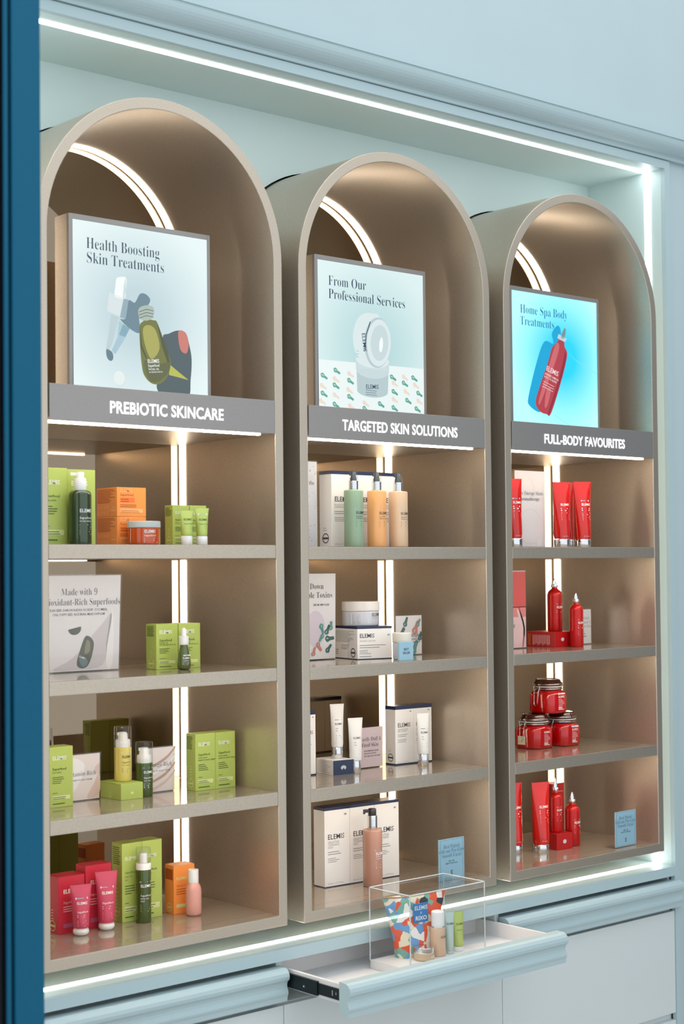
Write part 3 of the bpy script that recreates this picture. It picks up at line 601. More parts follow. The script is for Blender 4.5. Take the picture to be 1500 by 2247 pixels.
t = thing('cream_jar', 'wide amber orange jar with grey lid before the orange cartons', 'jar', (-.625, .079, zA[0]), -20)
lathe_part(t, 'jar_body', rprof(.055, 0, .0575, .004, .005), AMBER); lathe_part(t, 'lid', rprof(.0567, .0575, .080, .003, .002), mat('pale_grey_lid_plastic', '#C5C9C6', .4))
def pr(p):
    fit(p, 'ELEMIS', -.012, .040, .042, INKW, off=.012); fit(p, 'Superfood', -.012, .028, .042, INKW, off=.006); p.lines(-.012, .020, .055, 3, .0065, .002, INKW, 2)
cyl_print(t, .055, pr)
carton('small lime green carton with printed side behind the two mini tubes', (-.4565, .15), zA[0], .072, .048, .1415, GREEN, fprint=green_front(['MATCHA', 'EYE DEW']), sprint=gs, group='mini lime cartons')
carton('small lime green carton to the right behind the two mini tubes', (-.383, .15), zA[0], .072, .048, .1415, GREEN, fprint=green_front(['MATCHA', 'EYE DEW']), sprint=gs, group='mini lime cartons')
LIMET = mat('pale_lime_tube_plastic', '#B5C766', .35, coat=.2)
def tpr(p):
    fit(p, 'ELEMIS', -.014, .085, .030, INKG, off=.01); fit(p, 'Superfood', -.014, .071, .030, INKG); p.lines(-.014, .063, .022, 2, .007, .002, INKG)
squeeze_tube('mini lime green tube with white cap, the left one of two', (-.457, .066, zA[0]), .0195, .120, .031, LIMET, WHITE, -14, 'mini lime tubes', .0195, 1.30, pr=tpr)
def tpr2(p): tpr(p); tester(p, -.016, .105, .034)
squeeze_tube('mini lime green tube with white cap and tester strip, the right one of two', (-.388, .072, zA[0]), .0198, .129, .031, LIMET, WHITE, -14, 'mini lime tubes', .0198, 1.35, pr=tpr2)

# ---- left unit, second row
PAPER = mat('silvery_white_poster_paper', '#E3E2E6', .3)
def made9(p, w, h):
    g = mat('poster_grey_drape', '#CFCBD0', .5); g2 = mat('poster_white_drape', '#EDEDF0', .5); dk = mat('poster_slate_ink', '#5C5F6A', .6); ob = mat('poster_olive_grey', '#5E6357', .5)
    p.poly(smooth([(-.10, .01), (-.02, .05), (.05, .12), (.10, .17), (.135, .20), (.12, .10), (.10, .02), (.0, .008)], 4), g); p.poly(smooth([(.135, .22), (.145, .12), (.14, .02), (.12, .01), (.115, .09)], 4), g2); p.up()
    p.text('Made with 9', .0, .268, .034, dk, 'C', True, -.0125, .80, 2); p.text('Antioxidant-Rich Superfoods', .003, .233, .034, dk, 'C', True, -.0125, .775, 2)
    p.text('FLAX SEED, DAIKON RADISH, ROSEHIP, CUCUMBER,', .0, .212, .0125, dk, 'C', False, .008, .80, 1); p.text('CHIA, POPPY SEED, RICE BRAN, MEADOWFOAM', .0, .197, .0125, dk, 'C', False, .008, .78, 1)
    p.poly(smooth([(.030, .125), (.062, .105), (.058, .06), (.042, .022), (.018, .012), (-.004, .026), (.006, .07)], 4), ob); p.up(); p.poly(smooth([(.034, .11), (.048, .10), (.046, .07), (.026, .065)], 4), mat('poster_pale_olive', '#8C8A70', .5))
    p.poly(smooth([(.005, .045), (.03, .05), (.04, .03), (.02, .018)], 4), mat('poster_blue_grey', '#6E8792', .5)); p.up(); p.text('ELEMIS', .004, .052, .0095, INKW, 'L', False, .01, .9, 1, -.35)
    p.poly(ell(-.016, .152, .026, .022, 0, 18, math.pi * 1.05, math.pi * 2.1), ob)
stand_card('silvery poster reading Made with 9 Antioxidant-Rich Superfoods', -.548, .355, zB[0], .345, .340, PAPER, made9, lean=-3, group='shelf posters', name='poster')
carton('lime green facial oil carton on the second shelf, left of two', (-.4639, .246), zB[0], .0935, .064, .1605, GREEN, fprint=green_front(['FACIAL OIL', 'NOURISHING FACE OIL']), sprint=gs, group='facial oil cartons')
carton('lime green facial oil carton behind the dropper bottle, right of two', (-.3690, .242), zB[0], .0935, .064, .1605, GREEN, fprint=green_front(['FACIAL OIL', 'NOURISHING FACE OIL']), sprint=gs, group='facial oil cartons')
OIL = mat('olive_oil_glass', '#4A5A17', .08, coat=.8, spec=.7)
t = thing('dropper_bottle', 'small olive glass dropper bottle with white bulb cap', 'bottle', (-.383, .192, zB[0]), -26)
lathe_part(t, 'bottle_body', [(.015, 0), (.021, .002), (.0243, .010), (.0243, .022), (.022, .042), (.0175, .065), (.0145, .080), (.0135, .087)], OIL)
lathe_part(t, 'cap', rprof(.0172, .087, .118, .002, .001), WHITE); lathe_part(t, 'bulb', [(.0095, .118), (.0095, .132), (.008, .142), (.004, .147), (.001, .1476)], WHITE)
def pr(p): tester(p, -.006, .048, .030); fit(p, 'ELEMIS', -.008, .038, .026, INKW, off=.01); fit(p, 'Superfood', -.008, .030, .024, INKW); p.lines(-.008, .024, .024, 2, .005, .0015, INKW)
cyl_print(t, .0243, pr)

# ---- left unit, third row
carton('lime green day cream carton alone at the left of the third shelf', (-.905, .235), zC[0], .0925, .06, .2024, GREEN, fprint=green_front(['DAY CREAM']), sprint=gs, group='lime cream cartons')
SKIN = mat('poster_skin_print', '#E6DAD6', .35)
def vit(p, w, h):
    a = mat('poster_skin_fold', '#D9BFB2', .5); b = mat('poster_skin_light', '#F1ECEC', .5); dk = mat('poster_slate_ink', '#5C5F6A', .6)
    p.poly(smooth([(.02, .01), (.05, .06), (.068, .10), (.07, .02)], 4), a); p.poly(smooth([(.05, .11), (.068, .125), (.068, .10), (.055, .09)], 4), a); p.poly(smooth([(-.065, .02), (-.02, .05), (.01, .12), (-.03, .15), (-.065, .14)], 4), b); p.up()
    p.text('Vitamin-Rich', .0, .087, .0225, dk, 'C', True, -.0125, .85, 2); p.text('PREBIOTIC DAY CREAM', .0, .070, .0088, dk, 'C', False, .008, .85, 1)
stand_card('small skin-toned card reading Vitamin-Rich behind the lime carton', -.6605, .3085, zC[0], .148, .164, SKIN, vit, lean=-2, name='poster', group='shelf posters')
carton('lime green carton lying flat under the yellow airless bottle', (-.631, .2203), zC[0], .0905, .132, .0562, GREEN, sprint=green_side(n=1), fprint=lambda p, w, h: p.poly(ell(0, h * .4, w * .07, h * .08), INKPL), group='lime cream cartons')
YEL = mat('pale_yellow_bottle', '#D8C76A', .25, coat=.3); DKG = mat('deep_olive_bottle', '#3F5216', .15, coat=.6)
for lab, loc, mt, s_, l2 in (('pale yellow airless bottle with clear cap standing on a carton', (-.5765, .292, zC[0] + .0568), YEL, INKG, 'DAY CREAM'), ('deep olive airless bottle with clear cap on the third shelf', (-.5095, .2588, zC[0]), DKG, INKW, 'NIGHT CREAM')):
    t = thing('airless_bottle', lab, 'bottle', loc, -22, 'airless pump bottles')
    lathe_part(t, 'bottle_body', rprof(.0302, 0, .117, .002, .003), mt); lathe_part(t, 'pump', [(.026, .117), (.0265, .128), (.0255, .143), (.018, .146), (.0165, .165), (.012, .170)], WHITE)
    MB().lathe([(.0302, .1175), (.0302, .150), (.0302, .184), (.0285, .1895)], 30).build('clear_cap', CLEARCAP, t)
    MB().box((-.020, -.006, .158), (-.006, .006, .169)).build('nozzle', WHITE, t, bevel=.002)
    def pr(p, s_=s_, l2=l2): tester(p, -.010, .098, .038); fit(p, 'ELEMIS', -.008, .082, .036, s_, off=.01); fit(p, 'Superfood', -.008, .064, .036, s_, off=.004); fit(p, l2, -.008, .055, .028, s_); p.lines(-.008, .044, .030, 3, .006, .0016, s_, 2)
    cyl_print(t, .0302, pr)
def omg(p, w, h):
    a = mat('poster_skin_fold', '#D9BFB2', .5); b = mat('poster_skin_light', '#F1ECEC', .5); dk = mat('poster_slate_ink', '#5C5F6A', .6); c_ = mat('poster_skin_dark', '#B99884', .5)
    for q in range(4): z = .024 + q * .028; p.poly(smooth([(-.065, z - .012), (-.02, z - .004), (.03, z + .02), (.065, z + .05), (.065, z + .042), (.03, z + .008), (-.02, z - .014), (-.065, z - .022)], 4), (a, c_, b, c_)[q])
    p.up(); p.text('Omega-Rich', .003, .092, .0225, dk, 'C', True, -.0125, .85, 2); p.text('PREBIOTIC NIGHT CREAM', .003, .074, .0088, dk, 'C', False, .008, .85, 1)
stand_card('skin-toned card reading Omega-Rich behind the deep olive bottle', -.353, .2968, zC[0], .140, .164, SKIN, omg, lean=-2, name='poster', group='shelf posters')
nf = green_front(['NIGHT CREAM', 'PREBIOTIC NIGHT CREAM'])
carton('lime green night cream carton, the left of the pair on the third shelf', (-.3156, .2212), zC[0], .0885, .0575, .2035, GREEN, fprint=nf, sprint=gs, group='lime cream cartons')
carton('lime green night cream carton, the right of the pair on the third shelf', (-.2261, .2212), zC[0], .0885, .0575, .2035, GREEN, fprint=nf, sprint=gs, group='lime cream cartons')

# ---- left unit, fourth row
INKPK = mat('pale_pink_ink', '#F3C6C9', .6)
def pink_front(p, w, h):
    x = -w * .32; fit(p, 'ELEMIS', x, h * .70, w * .55, INKW, off=.012); fit(p, 'Superfood', x, h * .52, w * .5, INKPK); p.lines(x, h * .46, w * .5, 3, h * .04, h * .012, INKPK); p.bar(x, h * .10, x + w * .6, h * .17, mat('mauve_ink', '#B65A80', .6))
def pink_side(p, d, h): ring(p, 0, h * .13, d * .25, INKPL); p.lines(-d * .1, h * .40, d * .25, 4, h * .05, h * .012, INKPL, 3)
carton('raspberry pink carton at the front left of the bottom shelf', (-.8419, .285), zD[0], .1035, .075, .1926, PINK, fprint=pink_front, sprint=pink_side, group='raspberry cartons')
carton('taller raspberry pink carton behind the two pink tubes', (-.7350, .285), zD[0], .1036, .0624, .217, PINK, fprint=pink_front, sprint=pink_side, group='raspberry cartons')
PINKT = mat('raspberry_tube_plastic', '#CB4560', .35, coat=.25)
def pkt(h, w):
    def fn(p): tester(p, -w * .5, h * .72, w); fit(p, 'ELEMIS', -w * .42, h * .62, w * .86, INKW, off=.01); fit(p, 'Superfood', -w * .42, h * .46, w * .86, INKW, off=.006); p.lines(-w * .42, h * .41, w * .7, 2, h * .035, h * .013, INKPK); p.lines(-w * .42, h * .30, w * .8, 4, h * .032, h * .008, INKPK, 2)
    return fn
squeeze_tube('shorter raspberry tube standing on a round white cap', (-.7870, .231, zD[0]), .0275, .170, .026, PINKT, WHITE, -16, 'raspberry tubes', .0262, 1.36, True, pr=pkt(.170, .042))
squeeze_tube('taller raspberry tube standing on a round white cap', (-.679, .2426, zD[0]), .0285, .199, .026, PINKT, WHITE, -16, 'raspberry tubes', .0268, 1.40, True, pr=pkt(.199, .046))
tf = green_front(['KEFIR-TEA', 'MIST'])
carton('tall lime green mist carton, left of the pair on the bottom shelf', (-.5859, .2869), zD[0], .0835, .064, .274, GREEN, fprint=tf, sprint=gs, group='tall lime mist cartons')
carton('tall lime green mist carton, right of the pair behind the mist bottle', (-.5015, .2869), zD[0], .0835, .064, .274, GREEN, fprint=tf, sprint=gs, group='tall lime mist cartons')
t = thing('mist_bottle', 'slim olive mist bottle with white sprayer under a clear cap', 'bottle', (-.520, .252, zD[0]), -34)
lathe_part(t, 'bottle_body', rprof(.0265, 0, .184, .004, .003), DKG); lathe_part(t, 'collar', [(.0265, .184), (.0265, .205), (.025, .207)], WHITE); lathe_part(t, 'sprayer', [(.014, .207), (.014, .236), (.012, .240)], WHITE)
MB().lathe([(.0262, .2072), (.0262, .250), (.0245, .2595)], 28).build('clear_cap', CLEARCAP, t)
def pr(p): tester(p, -.012, .140, .042); fit(p, 'ELEMIS', -.010, .125, .040, INKW, off=.01); fit(p, 'Superfood', -.010, .093, .040, INKW, off=.006); fit(p, 'KEFIR-TEA', -.010, .083, .030, INKW); fit(p, 'MIST', -.010, .074, .014, INKW); p.lines(-.010, .062, .042, 4, .007, .0016, INKW, 4)
cyl_print(t, .0265, pr)
carton('small orange carton on the bottom left shelf', (-.3768, .2736), zD[0], .0876, .060, .172, ORANGE, rot=-3, fprint=lambda p, w, h: (fit(p, 'ELEMIS', -w * .38, h * .70, w * .5, INKPL, off=.01), fit(p, 'Superfood', -w * .38, h * .56, w * .45, mat('dark_orange_ink', '#B4541A', .6)), p.lines(-w * .38, h * .50, w * .6, 3, h * .05, h * .014, mat('dark_orange_ink', '#B4541A', .6)), p.bar(-w * .38, h * .13, w * .3, h * .20, INKPL)), sprint=lambda p, d, h: (p.bar(-d * .42, h * .70, d * .4, h * .92, mat('dark_orange_ink', '#B4541A', .6)), ring(p, 0, h * .13, d * .25, INKPL)))
t = thing('lotion_bottle', 'rounded peach pink bottle with white cap before the orange carton', 'bottle', (-.3300, .2190, zD[0]), -10)
lathe_part(t, 'bottle_body', [(.018, 0), (.025, .003), (.0285, .010), (.0285, .045), (.0285, .085), (.027, .098), (.022, .109), (.018, .1155)], mat('peach_pink_bottle', '#E0A193', .25, coat=.3)); lathe_part(t, 'cap', rprof(.0185, .1155, .1625, .002, .001), WHITE)
cyl_print(t, .0285, lambda p: (p.bar(-.006, .076, .036, .083, mat('silver_ink', '#C9CCD4', .4)), p.lines(-.006, .066, .036, 5, .010, .0014, mat('peach_ink', '#C98576', .6), 2)))

# ------------------------------------------------------------------ middle unit, first row
def tex(p, w, h):
    g = mat('poster_speck_grey', '#A9A9B2', .6); rr = random.Random(3)
    for k in range(46):
        x, z = rr.uniform(-w * .1, w * .44), rr.uniform(.02, h * .95); p.poly(ell(x, z, rr.uniform(.001, .0025), rr.uniform(.0012, .004), rr.uniform(0, 3), 6), g)
    p.text('the', w * .40, h * .72, .024, INK, 'R', True, -.0125, .85, 2)
stand_card('tall white speckled poster at the left edge of the top middle shelf', .2658, .22, zA[1], .17, .333, mat('speckled_white_poster', '#DCDCE2', .4), tex, lean=0, name='poster', group='shelf posters')
tb = ((.955, 1.0), (0, .012))
wf = white_front(['BALANCING', 'LAVENDER TONER'], '200 ml e 6.7 US fl oz')
for k, lab in enumerate(('white toner carton with printed side panel, leftmost of the three', 'white toner carton, middle of the three behind the spray bottles', 'white toner carton, rightmost of the three behind the spray bottles')):
    carton(lab, (.2934 + k * .1205, .17), zA[1], .1195, .072, .2943, WHITE_BOX, fprint=wf, sprint=white_side if k == 0 else None, bands=tb, group='white toner cartons')
def spray_bottle(lab, x, y, mt, words):
    t = thing('spray_bottle', lab, 'bottle', (x, y, zA[1]), -22, 'toner spray bottles')
    lathe_part(t, 'bottle_body', rprof(.0373, 0, .2165, .005, .004), mt); lathe_part(t, 'collar', rprof(.0187, .2165, .2515, .001, .001), STEEL)
    lathe_part(t, 'sprayer', [(.0125, .2515), (.0125, .262), (.0105, .268), (.0095, .284), (.007, .286)], mat('charcoal_sprayer_plastic', '#3A424B', .4)); MB().box((-.016, -.004, .272), (-.004, .004, .281)).build('nozzle', mat('charcoal_sprayer_plastic', '#3A424B', .4), t, bevel=.001)
    MB().lathe([(.0182, .2516), (.0182, .275), (.0175, .2895)], 24).build('clear_cap', CLEARCAP, t)
    def pr(p):
        tester(p, -.006, .140, .044); fit(p, 'ELEMIS', -.004, .125, .042, INK, off=.006); z = .114
        for w_ in words: fit(p, w_, -.004, z, .0032 * len(w_), INK); z -= .0075
        p.lines(-.004, z - .004, .036, 4, .007, .0013, INK, 2)
    cyl_print(t, .0373, pr)
spray_bottle('sage green spray bottle with chrome collar before the white cartons', .3354, .09, mat('sage_green_toner', '#97B294', .3, coat=.3, sss=.2), ['BALANCING', 'LAVENDER TONER'])
spray_bottle('apricot orange spray bottle with chrome collar, middle of three', .4544, .09, mat('apricot_toner', '#F3B271', .3, coat=.3, sss=.2), ['SOOTHING', 'APRICOT TONER'])
spray_bottle('pale peach spray bottle with chrome collar, rightmost of three', .5669, .09, mat('pale_peach_toner', '#DFC09E', .3, coat=.3, sss=.2), ['REHYDRATING', 'GINSENG TONER'])

# ---- middle unit, second row
CGR = mat('capsule_green_ink', '#5E968F', .5); CRD = mat('capsule_coral_ink', '#C98077', .5); CDG = mat('capsule_dark_green_ink', '#3C6A68', .5)
def capsule(p, x, z, s, a, c):
    p.poly(xform(smooth([(-1, .1), (-.55, .6), (.05, .35), (.9, .28), (1, 0), (.9, -.26), (.05, -.3), (-.55, -.5)], 3), x, z, s, a), c); p.up(); p.poly(xform(ell(-.5, .12, .26, .12, 0, 10), x, z, s, a), mat('capsule_sheen_ink', '#A9C6C0', .5))
def toxins(p, w, h):
    p.poly(ell(w * .0, h * .36, .05, .07), mat('poster_lilac', '#D8CEDA', .5)); p.up()
    p.text('Slow Down', w * .40 - .045, .277, .034, INK, 'R', True, -.0125, .85, 2); p.text('Visible Toxins', w * .40, .243, .034, INK, 'R', True, -.0125, .85, 2); p.text('SERUM AMPOULES', w * .40 - .015, .212, .0118, INK, 'R', False, .008, .85, 1)
    for x, z, s, a, c in ((.015, .10, .024, -1.2, CGR), (.045, .095, .024, 1.1, CDG), (.055, .06, .026, .1, CDG), (.012, .065, .02, -2.2, CGR), (.0, .03, .022, -.9, CRD), (-.025, .012, .02, 1.3, CRD), (.05, .022, .022, .9, CDG), (.062, .11, .02, 1.5, CGR)): capsule(p, w * .5 - .090 + x, z + .022, s * .9, a, c)
stand_card('tall white poster mentioning Toxins and ampoules, with coloured capsules', .4412, .3252, zB[1], .215, .342, mat('white_poster_paper', '#E6E4E6', .35), toxins, lean=-1, name='poster', group='shelf posters')
def bliss(p, w, h):
    x = -w * .44; fit(p, 'ELEMIS', x, h * .66, w * .43, INK, off=.008); fit(p, 'SKIN BLISS CAPSULES', x, h * .54, w * .46, INKL); p.lines(x, h * .42, w * .8, 2, h * .07, h * .02, INKL); p.lines(x, h * .27, w * .35, 3, h * .05, h * .016, INKL, 3); p.lines(x, h * .08, w * .5, 1, .01, h * .02, INKL); p.poly(ell(w * .4, h * .73, w * .04, h * .03), mat('pale_blue_ink', '#8FB6DB', .6))
def bliss_side(p, d, h): p.lines(-d * .46, h * .84, d * .86, 9, h * .04, h * .012, INKL, 2); p.lines(-d * .2, h * .42, d * .38, 4, h * .04, h * .012, INKL, 4); ring(p, d * .32, h * .2, d * .10, INK, 20, .2); p.lines(-d * .42, h * .25, d * .12, 3, h * .06, h * .03, INKL)
carton('wide white carton with navy top band under the frosted jar', (.464, .2219), zB[1], .157, .188, .1287, WHITE_BOX, rot=-12, fprint=bliss, sprint=bliss_side, bands=((.93, 1.0), (0, .02)))
FROST = mat('frosted_glass_jar', '#C9CCD6', .3, coat=.3)
t = thing('cream_jar', 'frosted glass jar with white lid standing on the wide carton', 'jar', (.5545, .303, zB[1] + .1293), -14)
lathe_part(t, 'jar_body', rprof(.0735, 0, .0585, .004, .005), FROST, 40); lathe_part(t, 'lid', rprof(.0752, .0585, .0965, .004, .002), mat('satin_white_lid', '#E2E0DE', .35), 40)
cyl_print(t, .0735, lambda p: (fit(p, 'ELEMIS', .012, .038, .055, INK, off=.008), fit(p, 'SKIN BLISS CAPSULES', .012, .029, .058, INKL), p.lines(.012, .018, .05, 2, .007, .0015, INKL), p.bar(-.075, .006, -.03, .050, WHITE_BOX), p.up(), p.lines(-.072, .045, .038, 4, .006, .0012, INKL, 2), p.lines(-.068, .018, .03, 2, .006, .002, INKL, 3)))
t = thing('cream_jar', 'small frosted jar with cream lid behind the Best Seller block', 'jar', (.600, .113, zB[1]))
lathe_part(t, 'jar_body', rprof(.037, 0, .066, .003, .004), FROST); lathe_part(t, 'lid', rprof(.0385, .066, .104, .003, .002), mat('cream_white_lid', '#E4DFD2', .35))
t = thing('label_block', 'pale blue Best Seller block on the second middle shelf', 'sign', (.5566, .048, zB[1]))
BLU = mat('powder_blue_card', '#A3CBDC', .4)
MB().box((-.037, -.006, 0), (.037, .004, .0715)).build('block', BLU, t, bevel=.001); p = Print(); p.text('BEST', 0, .039, .0125, INK, 'C', False, .006, 1, 2); p.text('SELLER', 0, .025, .0125, INK, 'C', False, .006, 1, 2); p.put('lettering', t, on_front(-.006))
def capcard(p, w, h):
    for x, z, s, a, c in ((-.018, .15, .024, 1.2, CDG), (.045, .125, .034, 1.15, CRD), (-.045, .105, .030, 1.0, CDG), (.035, .045, .036, 1.1, CGR), (.07, .09, .022, 1.3, CDG), (.060, .145, .02, 1.1, CGR)): capsule(p, x * .9, z - .014, s * .9, a, c)
    p.up(); p.text('For a brighter', .02, .075, .021, INK, 'C', True, -.0125, .85, 2); p.text('GLOWING SKIN', .03, .062, .009, INK, 'C', False, .01, .9, 1); p.text('INSTANT GLOW', .03, .050, .009, INK, 'C', False, .01, .9, 1)
stand_card('white card patterned with green and coral capsules', .8877, .2981, zB[1], .152, .166, mat('white_poster_paper', '#E6E4E6', .35), capcard, lean=0, name='poster', group='shelf posters')

# ---- middle unit, third row
gentle = white_front(['GENTLE ROSE', 'EXFOLIATOR'], '50 ml e 1.6 US fl oz', .64, .70)
carton('white carton with navy top at the left edge of the third middle shelf', (.2284, .2944), zC[1], .0791, .06, .2487, WHITE_BOX, fprint=gentle, bands=((.94, 1.0), (0, .02)), group='white exfoliator cartons')
def nav(p, w, h): p.poly(ell(0, h * .48, w * .13, h * .15), mat('silver_ink', '#C9CCD4', .4)); p.up(); p.poly(ell(0, h * .36, w * .05, h * .08), NAVY)
carton('white carton with navy end lying flat under a white tube', (.3387, .2293), zC[1], .0954, .1218, .0574, WHITE_BOX, rot=-8, fprint=lambda p, w, h: (p.bar(-w * .495, h * .01, w * .495, h * .99, NAVY), p.up(), nav(p, w, h)), sprint=lambda p, d, h: p.lines(-d * .4, h * .85, d * .8, 9, h * .09, h * .02, INKL, 3))
TUBW = mat('white_tube_plastic', '#E9E8E6', .3, coat=.2)
def wt(h, w, ts=True):
    def fn(p):
        if ts: tester(p, -w * .45, h * .70, w * .9, mat('tester_grey', '#B9BDC4', .5), INK)
        fit(p, 'ELEMIS', -w * .45, h * .62, w * .9, INK, off=.008); p.lines(-w * .4, h * .55, w * .35, 2, h * .045, h * .010, INKL); p.lines(-w * .4, h * .42, w * .8, 3, h * .035, h * .008, INKL, 2)
    return fn
squeeze_tube('white tube with chrome cap standing on the flat carton', (.4020, .277, zC[1] + .058), .0230, .211, .044, TUBW, STEEL, -14, 'white exfoliator tubes', .0208, 1.32, pr=wt(.211, .034))
squeeze_tube('white tube with chrome cap before the pink Tired Skin card', (.4640, .2400, zC[1]), .0245, .213, .048, TUBW, STEEL, -14, 'white exfoliator tubes', .0208, 1.32, pr=wt(.213, .036, False))
def clarify(p, w, h):
    l = mat('poster_rose_line', '#D9BFC4', .5)
    for k in range(9): p.poly([(-w * .45 + k * .014, .006), (-w * .45 + k * .014 + .0012, .006), (-w * .45 + k * .014 + .006, .158), (-w * .45 + k * .014 + .0048, .158)], l)
    p.up(); p.text('Clarify Dull &', -.006, .108, .0235, INK, 'C', True, -.0125, .85, 2); p.text('Tired Skin', -.006, .085, .0235, INK, 'C', True, -.0125, .85, 2)
    for q, s in enumerate(('NON-ABRASIVE CREAM', 'EXFOLIATOR WITH', 'NATURAL FRUIT ENZYMES')): p.text(s, -.036, .066 - q * .0105, .0085, INK, 'L', False, .01, .85, 1)
stand_card('pale pink card reading Clarify Dull and Tired Skin', .6683, .3049, zC[1], .135, .166, mat('pale_pink_poster_paper', '#DCC9CC', .4), clarify, lean=-1, name='poster', group='shelf posters')
carton('white exfoliator carton, left of the pair with navy tops', (.7257, .2915), zC[1], .0985, .061, .2373, WHITE_BOX, rot=-2, fprint=gentle, sprint=white_side, bands=((.94, 1.0), (0, .02)), group='white exfoliator cartons')
carton('white exfoliator carton, right of the pair behind a white tube', (.8250, .2880), zC[1], .0985, .061, .2373, WHITE_BOX, rot=-2, fprint=gentle, bands=((.94, 1.0), (0, .02)), group='white exfoliator cartons')
squeeze_tube('white tube with chrome cap before the pair of exfoliator cartons', (.8074, .2161, zC[1]), .0238, .209, .046, TUBW, STEEL, -16, 'white exfoliator tubes', .0222, 1.22, pr=wt(.209, .036))

# ---- middle unit, fourth row
cw = white_front(['SENSITIVE', 'CLEANSING', 'WASH'], '200 ml e 6.7 US fl oz')
for k, lab in enumerate(('tall white cleansing wash carton, leftmost of three on the bottom shelf', 'tall white cleansing wash carton, middle of three on the bottom shelf', 'tall white cleansing wash carton, rightmost of three on the bottom shelf')):
    carton(lab, (.3328 + k * .1257 * math.cos(.05), .2772 - k * .1257 * math.sin(.05)), zD[1], .1243, .069, .3066, WHITE_BOX, rot=-2.9, fprint=cw, bands=((.965, 1.0), (0, .01)), group='white cleansing wash cartons')
t = thing('pump_bottle', 'rose pink pump bottle with chrome collar and black pump', 'bottle', (.500, .186, zD[1]), -20)
lathe_part(t, 'bottle_body', rprof(.038, 0, .219, .006, .004), mat('rose_pink_cleanser', '#BA8A78', .25, coat=.35, sss=.15)); lathe_part(t, 'collar', rprof(.0200, .219, .273, .001, .001), STEEL)
BP = mat('black_pump_plastic', '#2B2A2E', .3); lathe_part(t, 'pump_head', [(.0155, .273), (.016, .278), (.016, .296), (.014, .299)], BP); MB().extrude([(-.005, .284), (.005, .284), (.004, .297), (-.004, .297)], 'x', -.037, -.006).build('nozzle', BP, t, bevel=.0015)
MB().box((-.037, -.004, .279), (-.030, .004, .286)).build('nozzle_tip', BP, t, bevel=.001)
cyl_print(t, .038, lambda p: (tester(p, -.004, .138, .046), fit(p, 'ELEMIS', -.002, .124, .044, INKW, off=.008), fit(p, 'SENSITIVE', -.002, .116, .024, INKW), fit(p, 'CLEANSING WASH', -.002, .108, .038, INKW), p.lines(-.002, .098, .036, 3, .007, .0013, INKW, 2), p.lines(-.002, .074, .034, 1, .01, .002, INKW)))
def paired(p, w, h):
    fr = mat('slate_blue_ink', '#5F8296', .6)
    for a, b, c, d in ((-.42, .045, .42, .05), (-.42, .95, .42, .955), (-.42, .045, -.412, .955), (.412, .045, .42, .955)): p.bar(w * a, h * b, w * c, h * d, fr)
    for q, s in enumerate(('Best Paired', 'with our Pro-Glow', 'Smooth Facial')): p.text(s, 0, h * (.755 - q * .105), .0225, fr, 'C', True, -.0125, .78, 2)
    p.text('ASK OUR', 0, h * .44, .0085, INK, 'C', False, .01, .9, 1); p.text('BEAUTY ADVISORS', 0, h * .385, .0085, INK, 'C', False, .01, .9, 1); p.text('E', 0, h * .14, .024, INK, 'C', False, .012, 1, 2)
stand_card('pale blue Best Paired card on the bottom shelf of the middle unit', .8700, .05, zD[1], .149, .169, BLU, paired, lean=0, group='pale blue Best Paired cards')
stand_card('pale blue Best Paired card on the bottom shelf of the right unit', 1.9448, .0466, zD[2], .150, .161, BLU, paired, lean=0, group='pale blue Best Paired cards')

# ------------------------------------------------------------------ right unit
REDT = mat('glossy_red_tube', '#CC160A', .16, coat=.45); RCAP = STEEL
def rt(h, w, ts=True):
    def fn(p):
        if ts: tester(p, -w * .3, h * .70, w * .75)
        fit(p, 'ELEMIS', -w * .3, h * .635, w * .85, INKW, off=.01); p.lines(-w * .3, h * .585, w * .8, 2, h * .03, h * .016, INKW); p.lines(-w * .3, h * .52, w * .85, 5, h * .026, h * .010, INKPK, 2); fit(p, '200 ml e', -w * .3, h * .16, w * .5, INKPK)
    return fn
squeeze_tube('red tube with chrome cap half hidden at the left edge, top right shelf', (1.2255, .09, zA[2]), .0335, .286, .036, REDT, RCAP, -14, 'red body cream tubes', .0345, 1.2, pr=rt(.286, .05))
def therapy(p, w, h):
    l = mat('poster_rose_line', '#D9BFC4', .5)
    for cx, cz, r, a0, a1 in ((.0, .09, .075, .6, 5.2), (-.03, .25, .055, -1.4, 1.2)):
        for k in range(18):
            a, b = a0 + (a1 - a0) * k / 18, a0 + (a1 - a0) * (k + 1) / 18; p.poly([(cx + r * math.cos(a), cz + r * math.sin(a)), (cx + r * math.cos(b), cz + r * math.sin(b)), (cx + (r - .0016) * math.cos(b), cz + (r - .0016) * math.sin(b)), (cx + (r - .0016) * math.cos(a), cz + (r - .0016) * math.sin(a))], l)
    p.up(); p.text('Body Therapy Meets', 0, .226, .0235, mat('dark_teal_ink', '#3C4F4E', .6), 'C', True, -.0125, .80, 2); p.text('Aromatherapy', 0, .202, .0235, mat('dark_teal_ink', '#3C4F4E', .6), 'C', True, -.0125, .82, 2)
stand_card('pale card reading Body Therapy Meets Aromatherapy', 1.5215, .18, zA[2], .196, .334, mat('pale_blush_poster_paper', '#E4DDDD', .4), therapy, lean=0, name='poster', group='shelf posters')
squeeze_tube('red tube with chrome cap, left of three on the top right shelf', (1.5715, .13, zA[2]), .0355, .284, .036, REDT, RCAP, -18, 'red body cream tubes', .0345, 1.22, pr=rt(.284, .05, False))
squeeze_tube('red tube with chrome cap half hidden behind the two front ones', (1.735, .245, zA[2]), .035, .292, .037, REDT, RCAP, -18, 'red body cream tubes', .0345, 1.22)
